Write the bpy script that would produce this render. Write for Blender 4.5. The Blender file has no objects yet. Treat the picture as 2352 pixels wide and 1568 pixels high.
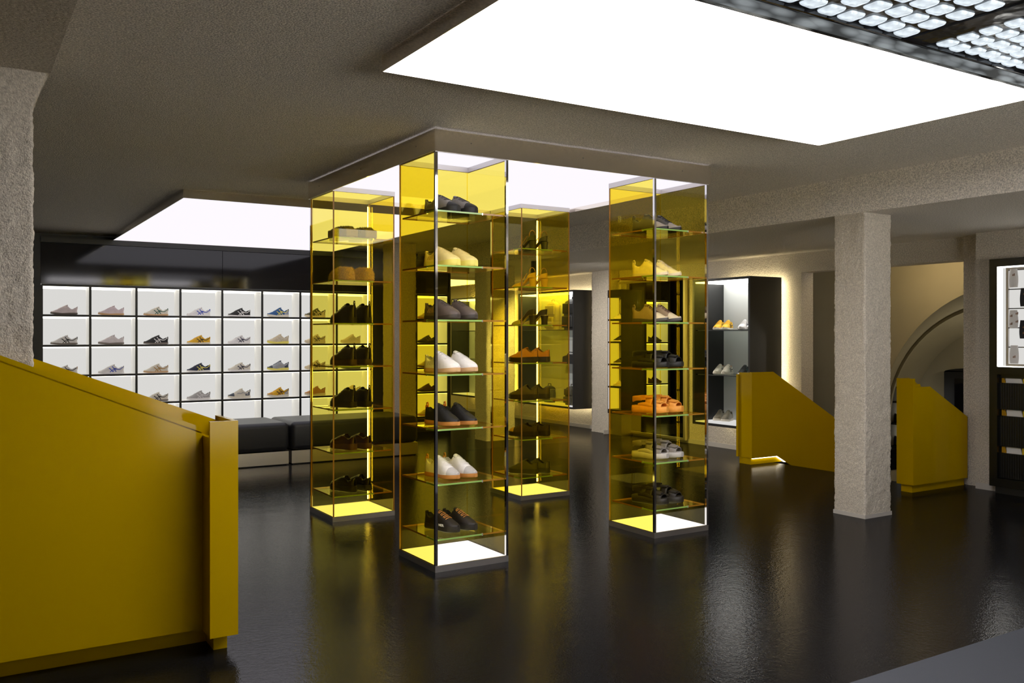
import bpy, math, random
import numpy as np
from mathutils import Vector, Matrix, noise

random.seed(7)
PI = math.pi
scene = bpy.context.scene
COL = scene.collection

# ------------------------------------------------------------------ camera, world, exposure
CAM_AZ = math.radians(58.03)
cam_d = bpy.data.cameras.new('camera')
cam_d.sensor_width = 36.0
cam_d.lens = 2056.0 / 2352.0 * 36.0
cam_d.shift_y = -12.0 / 2352.0
cam_d.clip_start = 0.05
cam_d.clip_end = 100
cam = bpy.data.objects.new('camera', cam_d)
COL.objects.link(cam)
cam.location = (0, 0, 1.4)
cam.rotation_euler = (PI / 2, 0, CAM_AZ - PI / 2)
scene.camera = cam

world = bpy.data.worlds.new('World')
scene.world = world
world.use_nodes = True
wbg = world.node_tree.nodes['Background']
wbg.inputs['Color'].default_value = (0.92, 0.95, 1.0, 1)
wbg.inputs['Strength'].default_value = 0.4

# daylight outside the shop front behind the camera: the sun stands behind the building and lights the street
sun_d = bpy.data.lights.new('sun', 'SUN')
sun_d.energy = 78.0
sun_d.color = (1.0, 0.97, 0.94)
sun_d.angle = math.radians(0.6)
sun = bpy.data.objects.new('sun', sun_d)
COL.objects.link(sun)
sun.rotation_euler = (math.radians(-28), 0, math.radians(8))
# unseen fill light added behind the lintel to brighten the stairwell
lamp_d = bpy.data.lights.new('stair_fill', 'POINT')
lamp_d.energy = 10.0
lamp_d.color = (1.0, 0.80, 0.48)
lamp_d.shadow_soft_size = 0.06
lamp = bpy.data.objects.new('stair_fill', lamp_d)
COL.objects.link(lamp)
lamp.location = (8.50, 5.70, 2.22)
lamp2_d = bpy.data.lights.new('vault_fill', 'POINT')  # second unseen fill light, added to brighten the inside of the vault
lamp2_d.energy = 12.0
lamp2_d.color = (1.0, 0.90, 0.72)
lamp2_d.shadow_soft_size = 0.06
lamp2 = bpy.data.objects.new('vault_fill', lamp2_d)
COL.objects.link(lamp2)
lamp2.location = (10.45, 5.45, 1.25)

vs = scene.view_settings
scene.display_settings.display_device = 'sRGB'
vs.view_transform = 'Standard'
vs.look = 'None'
vs.exposure = 0.0
vs.gamma = 1.0
vs.use_curve_mapping = False
cy = scene.cycles
cy.max_bounces = 14
cy.diffuse_bounces = 4
cy.glossy_bounces = 5
cy.transmission_bounces = 4
cy.transparent_max_bounces = 40
cy.sample_clamp_indirect = 8.0
cy.caustics_reflective = True
cy.caustics_refractive = False
cy.use_denoising = True

PANEL_E = 1.15       # radiance of the luminous ceilings
PANEL_C = (0.865, 0.83, 0.895)
WARM_C = (1.0, 0.93, 0.80)

# ------------------------------------------------------------------ materials
MAT = {}


def rgba(c):
    return (c[0], c[1], c[2], 1.0)


def srgb(r, g, b):
    f = lambda v: (v / 255.0 / 12.92) if v <= 10 else ((v / 255.0 + 0.055) / 1.055) ** 2.4
    return (f(r), f(g), f(b))


def pbr(name, color, rough=0.5, metal=0.0, spec=0.5, coat=0.0, bump=None, vary=0.0, vscale=8.0, sheen=0.0, aniso=None):
    """Principled material; bump=(scale, strength, distance, detail); vary mixes in a soft noise on the colour."""
    m = bpy.data.materials.new(name)
    m.use_nodes = True
    nt = m.node_tree
    b = nt.nodes['Principled BSDF']
    b.inputs['Base Color'].default_value = rgba(color)
    b.inputs['Roughness'].default_value = rough
    b.inputs['Metallic'].default_value = metal
    b.inputs['Specular IOR Level'].default_value = spec
    b.inputs['Coat Weight'].default_value = coat
    b.inputs['Coat Roughness'].default_value = 0.03
    if sheen:
        b.inputs['Sheen Weight'].default_value = sheen
    tc = nt.nodes.new('ShaderNodeTexCoord')
    if bump:
        bl = bump if isinstance(bump, list) else [bump]
        prev = None
        for (sc, st, di, de) in bl:
            n = nt.nodes.new('ShaderNodeTexNoise')
            n.inputs['Scale'].default_value = sc
            n.inputs['Detail'].default_value = de
            nt.links.new(tc.outputs['Object'], n.inputs['Vector'])
            bp = nt.nodes.new('ShaderNodeBump')
            bp.inputs['Strength'].default_value = st
            bp.inputs['Distance'].default_value = di
            nt.links.new(n.outputs['Fac'], bp.inputs['Height'])
            if prev:
                nt.links.new(prev.outputs['Normal'], bp.inputs['Normal'])
            prev = bp
        nt.links.new(prev.outputs['Normal'], b.inputs['Normal'])
    if vary:
        n = nt.nodes.new('ShaderNodeTexNoise')
        n.inputs['Scale'].default_value = vscale
        n.inputs['Detail'].default_value = 5
        nt.links.new(tc.outputs['Object'], n.inputs['Vector'])
        r = nt.nodes.new('ShaderNodeMapRange')
        r.inputs['From Min'].default_value = 0.3
        r.inputs['From Max'].default_value = 0.7
        r.inputs['To Min'].default_value = 1 - vary
        r.inputs['To Max'].default_value = 1 + vary
        nt.links.new(n.outputs['Fac'], r.inputs['Value'])
        mx = nt.nodes.new('ShaderNodeMix')
        mx.data_type = 'RGBA'
        mx.blend_type = 'MULTIPLY'
        mx.inputs[0].default_value = 1.0
        mx.inputs[6].default_value = rgba(color)
        nt.links.new(r.outputs['Result'], mx.inputs[7])
        nt.links.new(mx.outputs[2], b.inputs['Base Color'])
    MAT[name] = m
    return m


def emit(name, color, strength):
    m = bpy.data.materials.new(name)
    m.use_nodes = True
    nt = m.node_tree
    nt.nodes.clear()
    o = nt.nodes.new('ShaderNodeOutputMaterial')
    e = nt.nodes.new('ShaderNodeEmission')
    e.inputs['Color'].default_value = rgba(color)
    e.inputs['Strength'].default_value = strength
    nt.links.new(e.outputs[0], o.inputs['Surface'])
    MAT[name] = m
    return m


def glass(name, tint, refl=(1, 1, 1), f0=0.04, rough=0.0, f1=0.75):
    """Clear sheet glass: coloured straight-through light plus a Fresnel mirror."""
    m = bpy.data.materials.new(name)
    m.use_nodes = True
    nt = m.node_tree
    nt.nodes.clear()
    o = nt.nodes.new('ShaderNodeOutputMaterial')
    t = nt.nodes.new('ShaderNodeBsdfTransparent')
    t.inputs['Color'].default_value = rgba(tint)
    g = nt.nodes.new('ShaderNodeBsdfGlossy')
    g.inputs['Color'].default_value = rgba(refl)
    g.inputs['Roughness'].default_value = rough
    lw = nt.nodes.new('ShaderNodeLayerWeight')
    lw.inputs['Blend'].default_value = 0.5
    p = nt.nodes.new('ShaderNodeMath')
    p.operation = 'POWER'
    p.inputs[1].default_value = 5.0
    nt.links.new(lw.outputs['Facing'], p.inputs[0])
    ma = nt.nodes.new('ShaderNodeMath')
    ma.operation = 'MULTIPLY_ADD'
    ma.inputs[1].default_value = f1 - f0
    ma.inputs[2].default_value = f0
    nt.links.new(p.outputs[0], ma.inputs[0])
    mx = nt.nodes.new('ShaderNodeMixShader')
    nt.links.new(ma.outputs[0], mx.inputs[0])
    nt.links.new(t.outputs[0], mx.inputs[1])
    nt.links.new(g.outputs[0], mx.inputs[2])
    nt.links.new(mx.outputs[0], o.inputs['Surface'])
    MAT[name] = m
    return m


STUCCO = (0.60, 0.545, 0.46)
pbr('stucco', STUCCO, 0.92, spec=0.2, bump=[(26, 0.5, 0.02, 3), (95, 0.95, 0.010, 4)], vary=0.26, vscale=90)
pbr('stucco_relief', STUCCO, 0.92, spec=0.2, bump=[(140, 0.9, 0.008, 3)], vary=0.22, vscale=90)
pbr('ceiling_stucco', (0.80, 0.745, 0.665), 0.92, spec=0.2, bump=[(120, 1.0, 0.014, 4)], vary=0.36, vscale=120)
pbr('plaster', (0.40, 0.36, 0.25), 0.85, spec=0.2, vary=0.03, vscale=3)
pbr('skirting_white', (0.50, 0.47, 0.43), 0.7)


def floor_material():
    '''poured black resin: dark diffuse body under a weak, slightly rippled gloss'''
    m = bpy.data.materials.new('floor_resin')
    m.use_nodes = True
    nt = m.node_tree
    nt.nodes.clear()
    o = nt.nodes.new('ShaderNodeOutputMaterial')
    d = nt.nodes.new('ShaderNodeBsdfDiffuse')
    d.inputs['Color'].default_value = (0.0065, 0.0068, 0.0082, 1)
    g = nt.nodes.new('ShaderNodeBsdfGlossy')
    g.inputs['Color'].default_value = (1, 0.98, 0.96, 1)
    g.inputs['Roughness'].default_value = 0.085
    tc = nt.nodes.new('ShaderNodeTexCoord')
    prev = None
    for sc, st, di in ((130, 0.22, 0.003), (38, 0.16, 0.006), (5, 0.06, 0.02)):
        n = nt.nodes.new('ShaderNodeTexNoise')
        n.inputs['Scale'].default_value = sc
        n.inputs['Detail'].default_value = 2
        nt.links.new(tc.outputs['Object'], n.inputs['Vector'])
        bp = nt.nodes.new('ShaderNodeBump')
        bp.inputs['Strength'].default_value = st
        bp.inputs['Distance'].default_value = di
        nt.links.new(n.outputs['Fac'], bp.inputs['Height'])
        if prev:
            nt.links.new(prev.outputs['Normal'], bp.inputs['Normal'])
        prev = bp
    nt.links.new(prev.outputs['Normal'], g.inputs['Normal'])
    lw = nt.nodes.new('ShaderNodeLayerWeight')
    lw.inputs['Blend'].default_value = 0.5
    p = nt.nodes.new('ShaderNodeMath')
    p.operation = 'POWER'
    p.inputs[1].default_value = 5.0
    nt.links.new(lw.outputs['Facing'], p.inputs[0])
    ma = nt.nodes.new('ShaderNodeMath')
    ma.operation = 'MULTIPLY_ADD'
    ma.inputs[1].default_value = 0.31
    ma.inputs[2].default_value = 0.05
    nt.links.new(p.outputs[0], ma.inputs[0])
    mx = nt.nodes.new('ShaderNodeMixShader')
    nt.links.new(ma.outputs[0], mx.inputs[0])
    nt.links.new(d.outputs[0], mx.inputs[1])
    nt.links.new(g.outputs[0], mx.inputs[2])
    nt.links.new(mx.outputs[0], o.inputs['Surface'])
    MAT['floor_black'] = m


floor_material()
pbr('mat_grey', (0.030, 0.034, 0.044), 0.65, bump=(300, 0.3, 0.003, 2))
pbr('yellow_lacquer', (0.52, 0.33, 0.0), 0.10, spec=0.10)
pbr('black_gloss', (0.006, 0.006, 0.008), 0.07, spec=0.6)
pbr('grid_dark', (0.032, 0.034, 0.038), 0.16, spec=0.6, bump=(9, 0.3, 0.02, 2))
pbr('black_matt', (0.012, 0.012, 0.012), 0.42)
pbr('black_wood', (0.010, 0.010, 0.009), 0.22, spec=0.6)
pbr('white_paint', (0.80, 0.79, 0.76), 0.5)
pbr('cell_white', (0.80, 0.79, 0.76), 0.5)
_cb = MAT['cell_white'].node_tree.nodes['Principled BSDF']
_cb.inputs['Emission Color'].default_value = (1.0, 0.98, 0.94, 1)
_cb.inputs['Emission Strength'].default_value = 0.12      # slight glow added to brighten the white cell linings
pbr('grey_back', (0.55, 0.57, 0.56), 0.4)
pbr('steel', (0.62, 0.59, 0.57), 0.38, metal=1.0)
pbr('chrome', (0.72, 0.72, 0.74), 0.05, metal=1.0)
pbr('brushed', (0.88, 0.83, 0.76), 0.3, metal=1.0)
pbr('mirror_metal', (0.86, 0.80, 0.72), 0.10, metal=1.0, bump=(420, 0.05, 0.001, 2))
pbr('mirror', (0.80, 0.82, 0.80), 0.01, metal=1.0)
pbr('dark_mirror', (0.62, 0.64, 0.66), 0.03, metal=1.0, bump=(5, 0.12, 0.01, 1))
pbr('collar_satin', (0.72, 0.69, 0.70), 0.35, metal=0.6)
pbr('leather_black', (0.016, 0.016, 0.017), 0.42, spec=0.5, bump=(220, 0.1, 0.002, 2))
pbr('amber_edge', (0.34, 0.155, 0.012), 0.25, spec=0.6)
pbr('green_edge', (0.30, 0.50, 0.12), 0.2, spec=0.7)
pbr('clip_metal', (0.9, 0.88, 0.7), 0.15, metal=0.7)
glass('yellow_glass', (0.985, 0.910, 0.365), f0=0.018, f1=0.55)
glass('shelf_glass', (0.965, 0.95, 0.70), f0=0.03, f1=0.6)
glass('clear_glass', (0.93, 0.97, 0.95), f0=0.045)
emit('panel_light', PANEL_C, PANEL_E)
emit('panel_light_main', (0.97, 0.94, 0.97), 9.5)
emit('panel_light_deep', PANEL_C, 3.0)
emit('base_light', (1.0, 0.94, 0.86), 1.3)
emit('cell_back', (0.97, 0.955, 0.92), 0.72)
emit('cell_line', (1.0, 0.97, 0.86), 4.0)
emit('case_line', (1.0, 0.98, 0.92), 5.5)
emit('led_warm', (1.0, 0.86, 0.52), 13.0)
emit('led_strip', (1.0, 0.92, 0.72), 5.0)
emit('halo', (1.0, 0.84, 0.50), 27.0)
emit('block_glow', (0.80, 0.90, 1.0), 0.55)
emit('daylight_block', (0.78, 0.88, 0.98), 1.4)

# ------------------------------------------------------------------ mesh helpers


class MB:
    def __init__(self):
        self.v = []
        self.f = []
        self.m = []

    def quad(self, a, b, c, d, m=0):
        i = len(self.v)
        self.v += [tuple(a), tuple(b), tuple(c), tuple(d)]
        self.f.append((i, i + 1, i + 2, i + 3))
        self.m.append(m)

    def box(self, x0, x1, y0, y1, z0, z1, m=0, ms=None):
        """ms: optional 6 material indices for -x,+x,-y,+y,-z,+z"""
        i = len(self.v)
        self.v += [(x, y, z) for x in (x0, x1) for y in (y0, y1) for z in (z0, z1)]
        F = [(0, 1, 3, 2), (4, 6, 7, 5), (0, 4, 5, 1), (2, 3, 7, 6), (0, 2, 6, 4), (1, 5, 7, 3)]
        for k, f in enumerate(F):
            self.f.append(tuple(i + q for q in f))
            self.m.append(ms[k] if ms else m)
        return self

    def prism(self, poly, axis, a, b, m=0):
        """extrude a 2D polygon; axis 'y': poly is (x,z); axis 'x': poly is (y,z); axis 'z': poly is (x,y)"""
        def P(p, t):
            return {'y': (p[0], t, p[1]), 'x': (t, p[0], p[1]), 'z': (p[0], p[1], t)}[axis]
        i = len(self.v)
        n = len(poly)
        self.v += [P(p, a) for p in poly] + [P(p, b) for p in poly]
        self.f.append(tuple(range(i, i + n)))
        self.m.append(m)
        self.f.append(tuple(range(i + 2 * n - 1, i + n - 1, -1)))
        self.m.append(m)
        for k in range(n):
            q = (k + 1) % n
            self.f.append((i + k, i + n + k, i + n + q, i + q))
            self.m.append(m)
        return self

    def grid(self, rows, m=0, close=False, fm=None):
        """rows: list of equal-length point lists"""
        i = len(self.v)
        n = len(rows[0])
        for r in rows:
            self.v += [tuple(p) for p in r]
        for a in range(len(rows) - 1):
            for b in range(n if close else n - 1):
                c = (b + 1) % n
                self.f.append((i + a * n + b, i + a * n + c, i + (a + 1) * n + c, i + (a + 1) * n + b))
                self.m.append(fm(a, b) if fm else m)
        return i

    def fan(self, ring, m=0, flip=False):
        i = len(self.v)
        self.v += [tuple(p) for p in ring]
        idx = list(range(i, i + len(ring)))
        self.f.append(tuple(idx[::-1] if flip else idx))
        self.m.append(m)

    def tube(self, pts, r, n=8, m=0, closed=False):
        P = [Vector(p) for p in pts]
        rows = []
        up = Vector((0.13, 0.21, 0.97))
        for k, p in enumerate(P):
            if closed:
                d = P[(k + 1) % len(P)] - P[k - 1]
            else:
                d = P[min(k + 1, len(P) - 1)] - P[max(k - 1, 0)]
            d.normalize()
            s = d.cross(up)
            if s.length < 1e-4:
                s = d.cross(Vector((1, 0, 0)))
            s.normalize()
            t = s.cross(d)
            rr = r[k] if isinstance(r, (list, tuple)) else r
            rows.append([p + (s * math.cos(a) + t * math.sin(a)) * rr for a in [2 * PI * q / n for q in range(n)]])
        if closed:
            rows.append(rows[0])
        self.grid(rows, m, close=True)
        if not closed:
            self.fan(rows[0], m, True)
            self.fan(rows[-1], m)
        return self

    def rbox(self, x0, x1, y0, y1, z0, z1, r, m=0, n=4):
        """box with rounded edges: a superellipsoid-like loft in z"""
        zs = []
        for k in range(n + 1):
            a = PI / 2 * k / n
            zs.append((z0 + r - r * math.cos(a) if False else z0 + r * (1 - math.cos(a)), r * (1 - math.sin(a))))
        top = [(z1 - (z - z0), i) for (z, i) in reversed(zs)]
        rows = []
        for (z, ins) in zs + top:
            ring = []
            for (cx, cyy, a0) in ((x1, y1, 0), (x0, y1, 90), (x0, y0, 180), (x1, y0, 270)):
                sx = -1 if cx == x1 else 1
                sy = -1 if cyy == y1 else 1
                for k in range(n + 1):
                    a = math.radians(a0 + 90 * k / n)
                    rr = r - ins
                    ring.append((cx + sx * r + rr * math.cos(a), cyy + sy * r + rr * math.sin(a), z))
            rows.append(ring)
        self.grid(rows, m, close=True)
        self.fan(rows[0], m, True)
        self.fan(rows[-1], m)
        return self

    def mesh(self, name, nmat=1, smooth=False):
        me = bpy.data.meshes.new(name)
        me.from_pydata(self.v, [], self.f)
        me.polygons.foreach_set('material_index', self.m)
        if smooth:
            me.polygons.foreach_set('use_smooth', [True] * len(me.polygons))
        me.update()
        return me

    def build(self, name, mats, parent=None, smooth=False, angle=None):
        if not isinstance(mats, (list, tuple)):
            mats = [mats]
        me = self.mesh(name, len(mats), smooth or angle is not None)
        for m in mats:
            me.materials.append(MAT[m] if isinstance(m, str) else m)
        o = bpy.data.objects.new(name, me)
        COL.objects.link(o)
        if parent:
            o.parent = parent
        if angle is not None:
            sharp_edges(me, angle)
        return o


def sharp_edges(me, deg):
    try:
        me.set_sharp_from_angle(angle=math.radians(deg))
    except Exception:
        pass


def mesh_obj(name, me, parent=None, mats=None):
    """object on shared mesh data with its own materials"""
    o = bpy.data.objects.new(name, me)
    COL.objects.link(o)
    if parent:
        o.parent = parent
    if mats:
        for k, m in enumerate(mats):
            o.material_slots[k].link = 'OBJECT'
            o.material_slots[k].material = MAT[m] if isinstance(m, str) else m
    return o


def thing(name, label, cat, loc=(0, 0, 0), rz=0.0, group=None):
    o = bpy.data.objects.new(name, None)
    o.empty_display_size = 0.05
    COL.objects.link(o)
    o.location = loc
    o.rotation_euler = (0, 0, rz)
    o['label'] = label
    o['category'] = cat
    if group:
        o['group'] = group
    return o


def struct(o):
    o['kind'] = 'structure'
    return o


def tag(o, label, cat, group=None):
    o['label'] = label
    o['category'] = cat
    if group:
        o['group'] = group
    return o


def text_mesh(name, body, size, mat, parent, loc, rot, extrude=0.0008, align='CENTER'):
    cu = bpy.data.curves.new(name, 'FONT')
    cu.body = body
    cu.size = size
    cu.extrude = extrude
    cu.align_x = align
    cu.resolution_u = 2
    tmp = bpy.data.objects.new(name, cu)
    COL.objects.link(tmp)
    dg = bpy.context.evaluated_depsgraph_get()
    me = bpy.data.meshes.new_from_object(tmp.evaluated_get(dg))
    bpy.data.objects.remove(tmp)
    bpy.data.curves.remove(cu)
    me.materials.clear()
    me.materials.append(MAT[mat])
    o = bpy.data.objects.new(name, me)
    COL.objects.link(o)
    if parent:
        o.parent = parent
    o.location = loc
    o.rotation_euler = rot
    return o


def rough_box(name, x0, x1, y0, y1, z0, z1, step, amp, mat, flare=None, caps=False):
    """a plastered post: four subdivided walls pushed in and out by noise so its edges are uneven"""
    mb = MB()
    nz = max(2, int((z1 - z0) / step))
    nx = max(2, int((x1 - x0) / step))
    ny = max(2, int((y1 - y0) / step))
    ring = [(x0 + (x1 - x0) * k / nx, y0, 0, -1) for k in range(nx)]
    ring += [(x1, y0 + (y1 - y0) * k / ny, 1, 0) for k in range(ny)]
    ring += [(x1 - (x1 - x0) * k / nx, y1, 0, 1) for k in range(nx)]
    ring += [(x0, y1 - (y1 - y0) * k / ny, -1, 0) for k in range(ny)]
    corner = {0, nx, nx + ny, 2 * nx + ny}
    cx, cyy = (x0 + x1) / 2, (y0 + y1) / 2
    rows = []
    for a in range(nz + 1):
        z = z0 + (z1 - z0) * a / nz
        row = []
        for k, (x, y, nx_, ny_) in enumerate(ring):
            if k in corner:
                nx_, ny_ = (math.copysign(0.7, x - cx), math.copysign(0.7, y - cyy))
            d = amp * (0.9 * noise.noise(Vector((x * 55, y * 55, z * 55))) + 0.7 * noise.noise(Vector((x * 120 + 9, y * 120, z * 120)))
                       + 0.9 * noise.noise(Vector((x * 16, y * 16, z * 12 + 3))))
            if k in corner:
                d -= amp * 0.8
            fx = 0
            if flare:
                fx = flare(x, y, z)
            row.append((x + nx_ * d + fx, y + ny_ * d, z))
        rows.append(row)
    mb.grid(rows, 0, close=True)
    mb.fan(rows[0], 0, True)
    mb.fan(rows[-1], 0)
    return mb.build(name, mat, smooth=True)


# ------------------------------------------------------------------ the setting
CEIL = 2.64
LOW = 2.35
X_BULK = 5.92
X_WALL = 8.2

# floor with the stairwell opening cut out
fl = MB()
fl.box(-3.2, 7.72, -3.2, 17.0, -0.25, 0.0)
fl.box(7.72, 8.6, -3.2, 4.92, -0.25, 0.0)
fl.box(7.72, 11.4, 6.90, 17.0, -0.25, 0.0)
struct(fl.build('floor', 'floor_black'))
mt = MB().box(1.2, 7.0, -3.0, 2.34, 0.0005, 0.004)
tag(mt.build('floor_mat', 'mat_grey'), 'flat grey entrance mat bordering the glossy black floor', 'mat')

pv = MB().box(-20, 25, -24, -3.21, -0.12, -0.02)
pbr('paving', (0.5, 0.49, 0.46), 0.8, vary=0.1, vscale=3)
struct(pv.build('pavement', 'paving'))

# high ceiling: slab pieces around the glass-block skylight (x 1.9..4.36, y 0.9..2.29)
SKY = (1.9, 4.37, 1.05, 2.29)
ce = MB()
ce.box(-3.2, X_BULK, 2.29, 17.0, CEIL, CEIL + 0.2)
ce.box(-3.2, X_BULK, -3.2, SKY[2], CEIL, CEIL + 0.2)
ce.box(-3.2, SKY[0], SKY[2], 2.29, CEIL, CEIL + 0.2)
ce.box(SKY[1], X_BULK, SKY[2], 2.29, CEIL, CEIL + 0.2)
struct(ce.build('ceiling', 'ceiling_stucco'))
# dropped ceiling beyond the bulkhead
cl = MB().box(X_BULK, 11.4, -3.2, 17.0, LOW, CEIL + 0.2)
struct(cl.build('ceiling_low', 'ceiling_stucco'))

# walls
w = MB().box(-3.2, 6.30, 12.16, 12.3, 0, CEIL)
struct(w.build('wall_back', 'black_matt'))
w = MB().box(6.30, 8.4, 16.9, 17.0, 0, CEIL)
struct(w.build('wall_far', 'stucco'))
w = MB().box(6.16, 6.32, 12.16, 16.9, 0, CEIL)
struct(w.build('wall_passage', 'stucco'))
w = MB().box(-3.3, -3.2, -3.2, 12.3, 0, CEIL)
struct(w.build('wall_left', 'stucco'))
w = MB()
w.box(X_WALL, X_WALL + 0.2, 6.91, 16.9, 0, LOW)
w.box(X_WALL, X_WALL + 0.2, 4.74, 6.91, 2.13, LOW)
struct(w.build('wall_right', 'stucco'))
w = MB()
w.box(8.0, 8.35, -3.2, 4.74, 0, LOW)
struct(w.build('wall_right_front', 'stucco'))
w = MB()
w.box(-3.2, 1.56, -0.85, -0.75, 0, CEIL)
w.box(1.56, 1.66, -3.2, -0.75, 0, CEIL)
w.box(6.0, 8.0, -3.2, -3.0, 0, CEIL)  # unseen facade piece added to block street reflections in the glass columns
struct(w.build('wall_front', 'stucco'))
w = MB().box(8.12, 8.45, 4.74, 4.93, 0, LOW)
struct(w.build('trim_opening', 'stucco'))
b = MB()
b.box(X_WALL - 0.012, X_WALL - 0.0005, 7.11, 10.16, 0.0, 0.055)
b.box(X_WALL - 0.012, X_WALL - 0.0005, 10.6, 16.9, 0.0, 0.055)
b.box(7.988, 7.9995, -3.2, 4.735, 0.0, 0.055)
b.box(8.06, 8.1195, 4.7405, 4.752, 0.0, 0.055)
b.box(7.9, 7.985, 10.17, 10.185, 0.0, 0.055)
struct(b.build('baseboard_right', 'skirting_white'))

# stairwell: lower floor, side walls, arched plaster vault, far wall and door
sw = MB()
sw.box(7.72, 11.3, 3.4, 7.6, -1.3, -1.2)
struct(sw.build('floor_lower', 'floor_black'))
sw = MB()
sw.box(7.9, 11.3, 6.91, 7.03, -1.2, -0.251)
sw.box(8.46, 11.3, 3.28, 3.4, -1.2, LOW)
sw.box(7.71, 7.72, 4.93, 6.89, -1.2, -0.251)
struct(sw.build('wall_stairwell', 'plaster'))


st = struct(MB().box(7.721, 8.0, 4.935, 6.865, -0.17 - .05, -0.17).build('stairs', 'floor_black'))
for k in range(1, 6):
    MB().box(7.721 + .28 * k, 8.0 + .28 * k, 5.04, 6.865, -0.17 * (k + 1) - .15, -0.17 * (k + 1)).build('step', 'floor_black', st)


def arc(cyy, cz, r, n=40, zmin=-1.2):
    pts = []
    for k in range(n + 1):
        a = PI * k / n
        pts.append((cyy + r * math.cos(a), cz + r * math.sin(a)))
    pts = [(cyy + r, zmin)] + pts + [(cyy - r, zmin)]
    return pts


A1, A2, A3, A4 = arc(5.0, 0.36, 1.60), arc(5.62, 0.32, 1.47), arc(5.62, 0.32, 1.43), arc(6.13, 0.27, 1.26)
va = MB()
va.grid([[(9.2, p[0], p[1]) for p in A1], [(10.0, p[0], p[1]) for p in A2]])
va.grid([[(10.0, p[0], p[1]) for p in A2], [(10.0, p[0], p[1]) for p in A3]])
va.grid([[(10.0, p[0], p[1]) for p in A3], [(10.09, p[0] + .04, p[1]) for p in A3]])
va.grid([[(10.09, p[0] + .04, p[1]) for p in A3], [(10.09, p[0] + .04, p[1]) for p in A2]])
va.grid([[(10.09, p[0] + .04, p[1]) for p in A2], [(11.0, p[0], p[1]) for p in A4]])
# front face around the arch
out = [(7.6, -1.2)] + [(max(3.4, min(7.6, 5.0 + 2.9 * math.cos(PI * k / 40))), LOW if 1 else 0) for k in range(41)] + [(3.4, -1.2)]
va.grid([[(9.2, p[0], p[1]) for p in out], [(9.2, p[0], p[1]) for p in A1]])
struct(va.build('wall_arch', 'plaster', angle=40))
fw = MB().box(11.0, 11.1, 3.4, 8.2, -1.2, LOW)
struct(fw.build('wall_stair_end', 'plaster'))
dr = MB()
dp = [(6.90, -1.2), (5.8, -1.2), (5.8, 0.94)] + [(6.35 + 0.55 * math.cos(PI * (k / 12)), 0.94 + 0.06 * math.sin(PI * k / 12)) for k in range(1, 12)] + [(6.90, 0.94)]
dr.prism(dp, 'x', 10.93, 10.999)
door = struct(dr.build('door_1', 'black_matt'))
MB().box(10.915, 10.9299, 5.95, 6.75, -1.1, 0.86).build('door_panel', 'black_gloss', door)

# pillar in the room (freestanding, right of the columns)
p1 = rough_box('pillar', 5.925, 6.245, 4.385, 4.67, 0.028, LOW, 0.0105, 0.0055, 'stucco_relief')
struct(p1)
tb = MB().box(5.921, 6.25, 4.381, 4.675, 0, 0.03)
tb.build('base_trim', 'skirting_white', p1)
# stuccoed piers behind the glass columns
p2 = rough_box('pillar', 4.93, 5.285, 10.9, 11.2, 0.0, CEIL, 0.03, 0.006, 'stucco_relief')
struct(p2)
p3 = rough_box('pillar', 6.03, 6.48, 10.3, 10.62, 0.0, LOW, 0.025, 0.006, 'stucco_relief')
struct(p3)
p4 = rough_box('pillar', 7.985, 8.1995, 10.19, 10.58, 0.0, LOW, 0.02, 0.005, 'stucco_relief')
struct(p4)


# big pillar rising through the parapet, with its haunch and the beam above
def flare(x, y, z):
    if x < 0.2:
        return 0.0
    t = max(0.0, (z - 2.36) / 0.26)
    return 0.095 * t if t < 1 else 0.095


p6 = rough_box('pillar', -0.45, 0.281, 4.205, 4.62, 0.9, CEIL + 0.005, 0.0105, 0.0055, 'stucco_relief', flare=flare)
struct(p6)
bm_ = MB()
bm_.prism([(-0.45, 2.50), (0.345, 2.50), (0.375, CEIL + .01), (-0.45, CEIL + .01)], 'y', 0.3, 4.204)
struct(bm_.build('beam', 'stucco'))


# ------------------------------------------------------------------ yellow stair parapets


YL = 'yellow_lacquer'
# parapet 1: big one at the left of the picture
t = thing('stair_parapet', 'large yellow lacquered stair parapet with sloping top, around the stuccoed pillar', 'parapet', (1.0, 4.2, 0))


def L(x, y, z):
    return (x - 1.0, y - 4.2, z)


def top1(x):
    return 0.972 + 0.423 * (0.94 - x)


m = MB()
m.prism([(-2.5 - 1, 0.085), (0.95 - 1, 0.085), (0.95 - 1, top1(0.95) - .006), (-2.5 - 1, top1(-2.5) - .006)], 'y', 4.15 - 4.2, 4.195 - 4.2)
m.prism([(-2.5 - 1, top1(-2.5) - .0059), (0.95 - 1, top1(0.95) - .0059), (0.95 - 1, top1(0.95) - .0001), (-2.5 - 1, top1(-2.5) - .0001)], 'y', 4.158 - 4.2, 4.195 - 4.2)
m.build('outer_panel', YL, t)
m = MB()
m.prism([(-2.5 - 1, top1(-2.5) - .0), (0.95 - 1, top1(0.95) + .0), (0.95 - 1, top1(0.95) + 0.022), (-2.5 - 1, top1(-2.5) + 0.022)], 'y', 4.150 - 4.2, 4.195 - 4.2)
m.build('cap_strip', YL, t)
m = MB()
m.prism([(0.288 - 1, 0.085), (1.052 - 1, 0.085), (1.052 - 1, 1.006), (0.288 - 1, 1.306)], 'y', 4.30 - 4.2, 4.345 - 4.2)
m.build('inner_panel', YL, t)
m = MB()
m.prism([(0.288 - 1, 0.085), (0.95 - 1, 0.085), (0.95 - 1, 0.90), (0.288 - 1, 1.17)], 'y', 4.196 - 4.2, 4.299 - 4.2)
m.build('groove_floor', YL, t)
m = MB()
m.box(0.951 - 1, 1.073 - 1, 4.015 - 4.2, 4.035 - 4.2, 0.078, 1.026)
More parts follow.
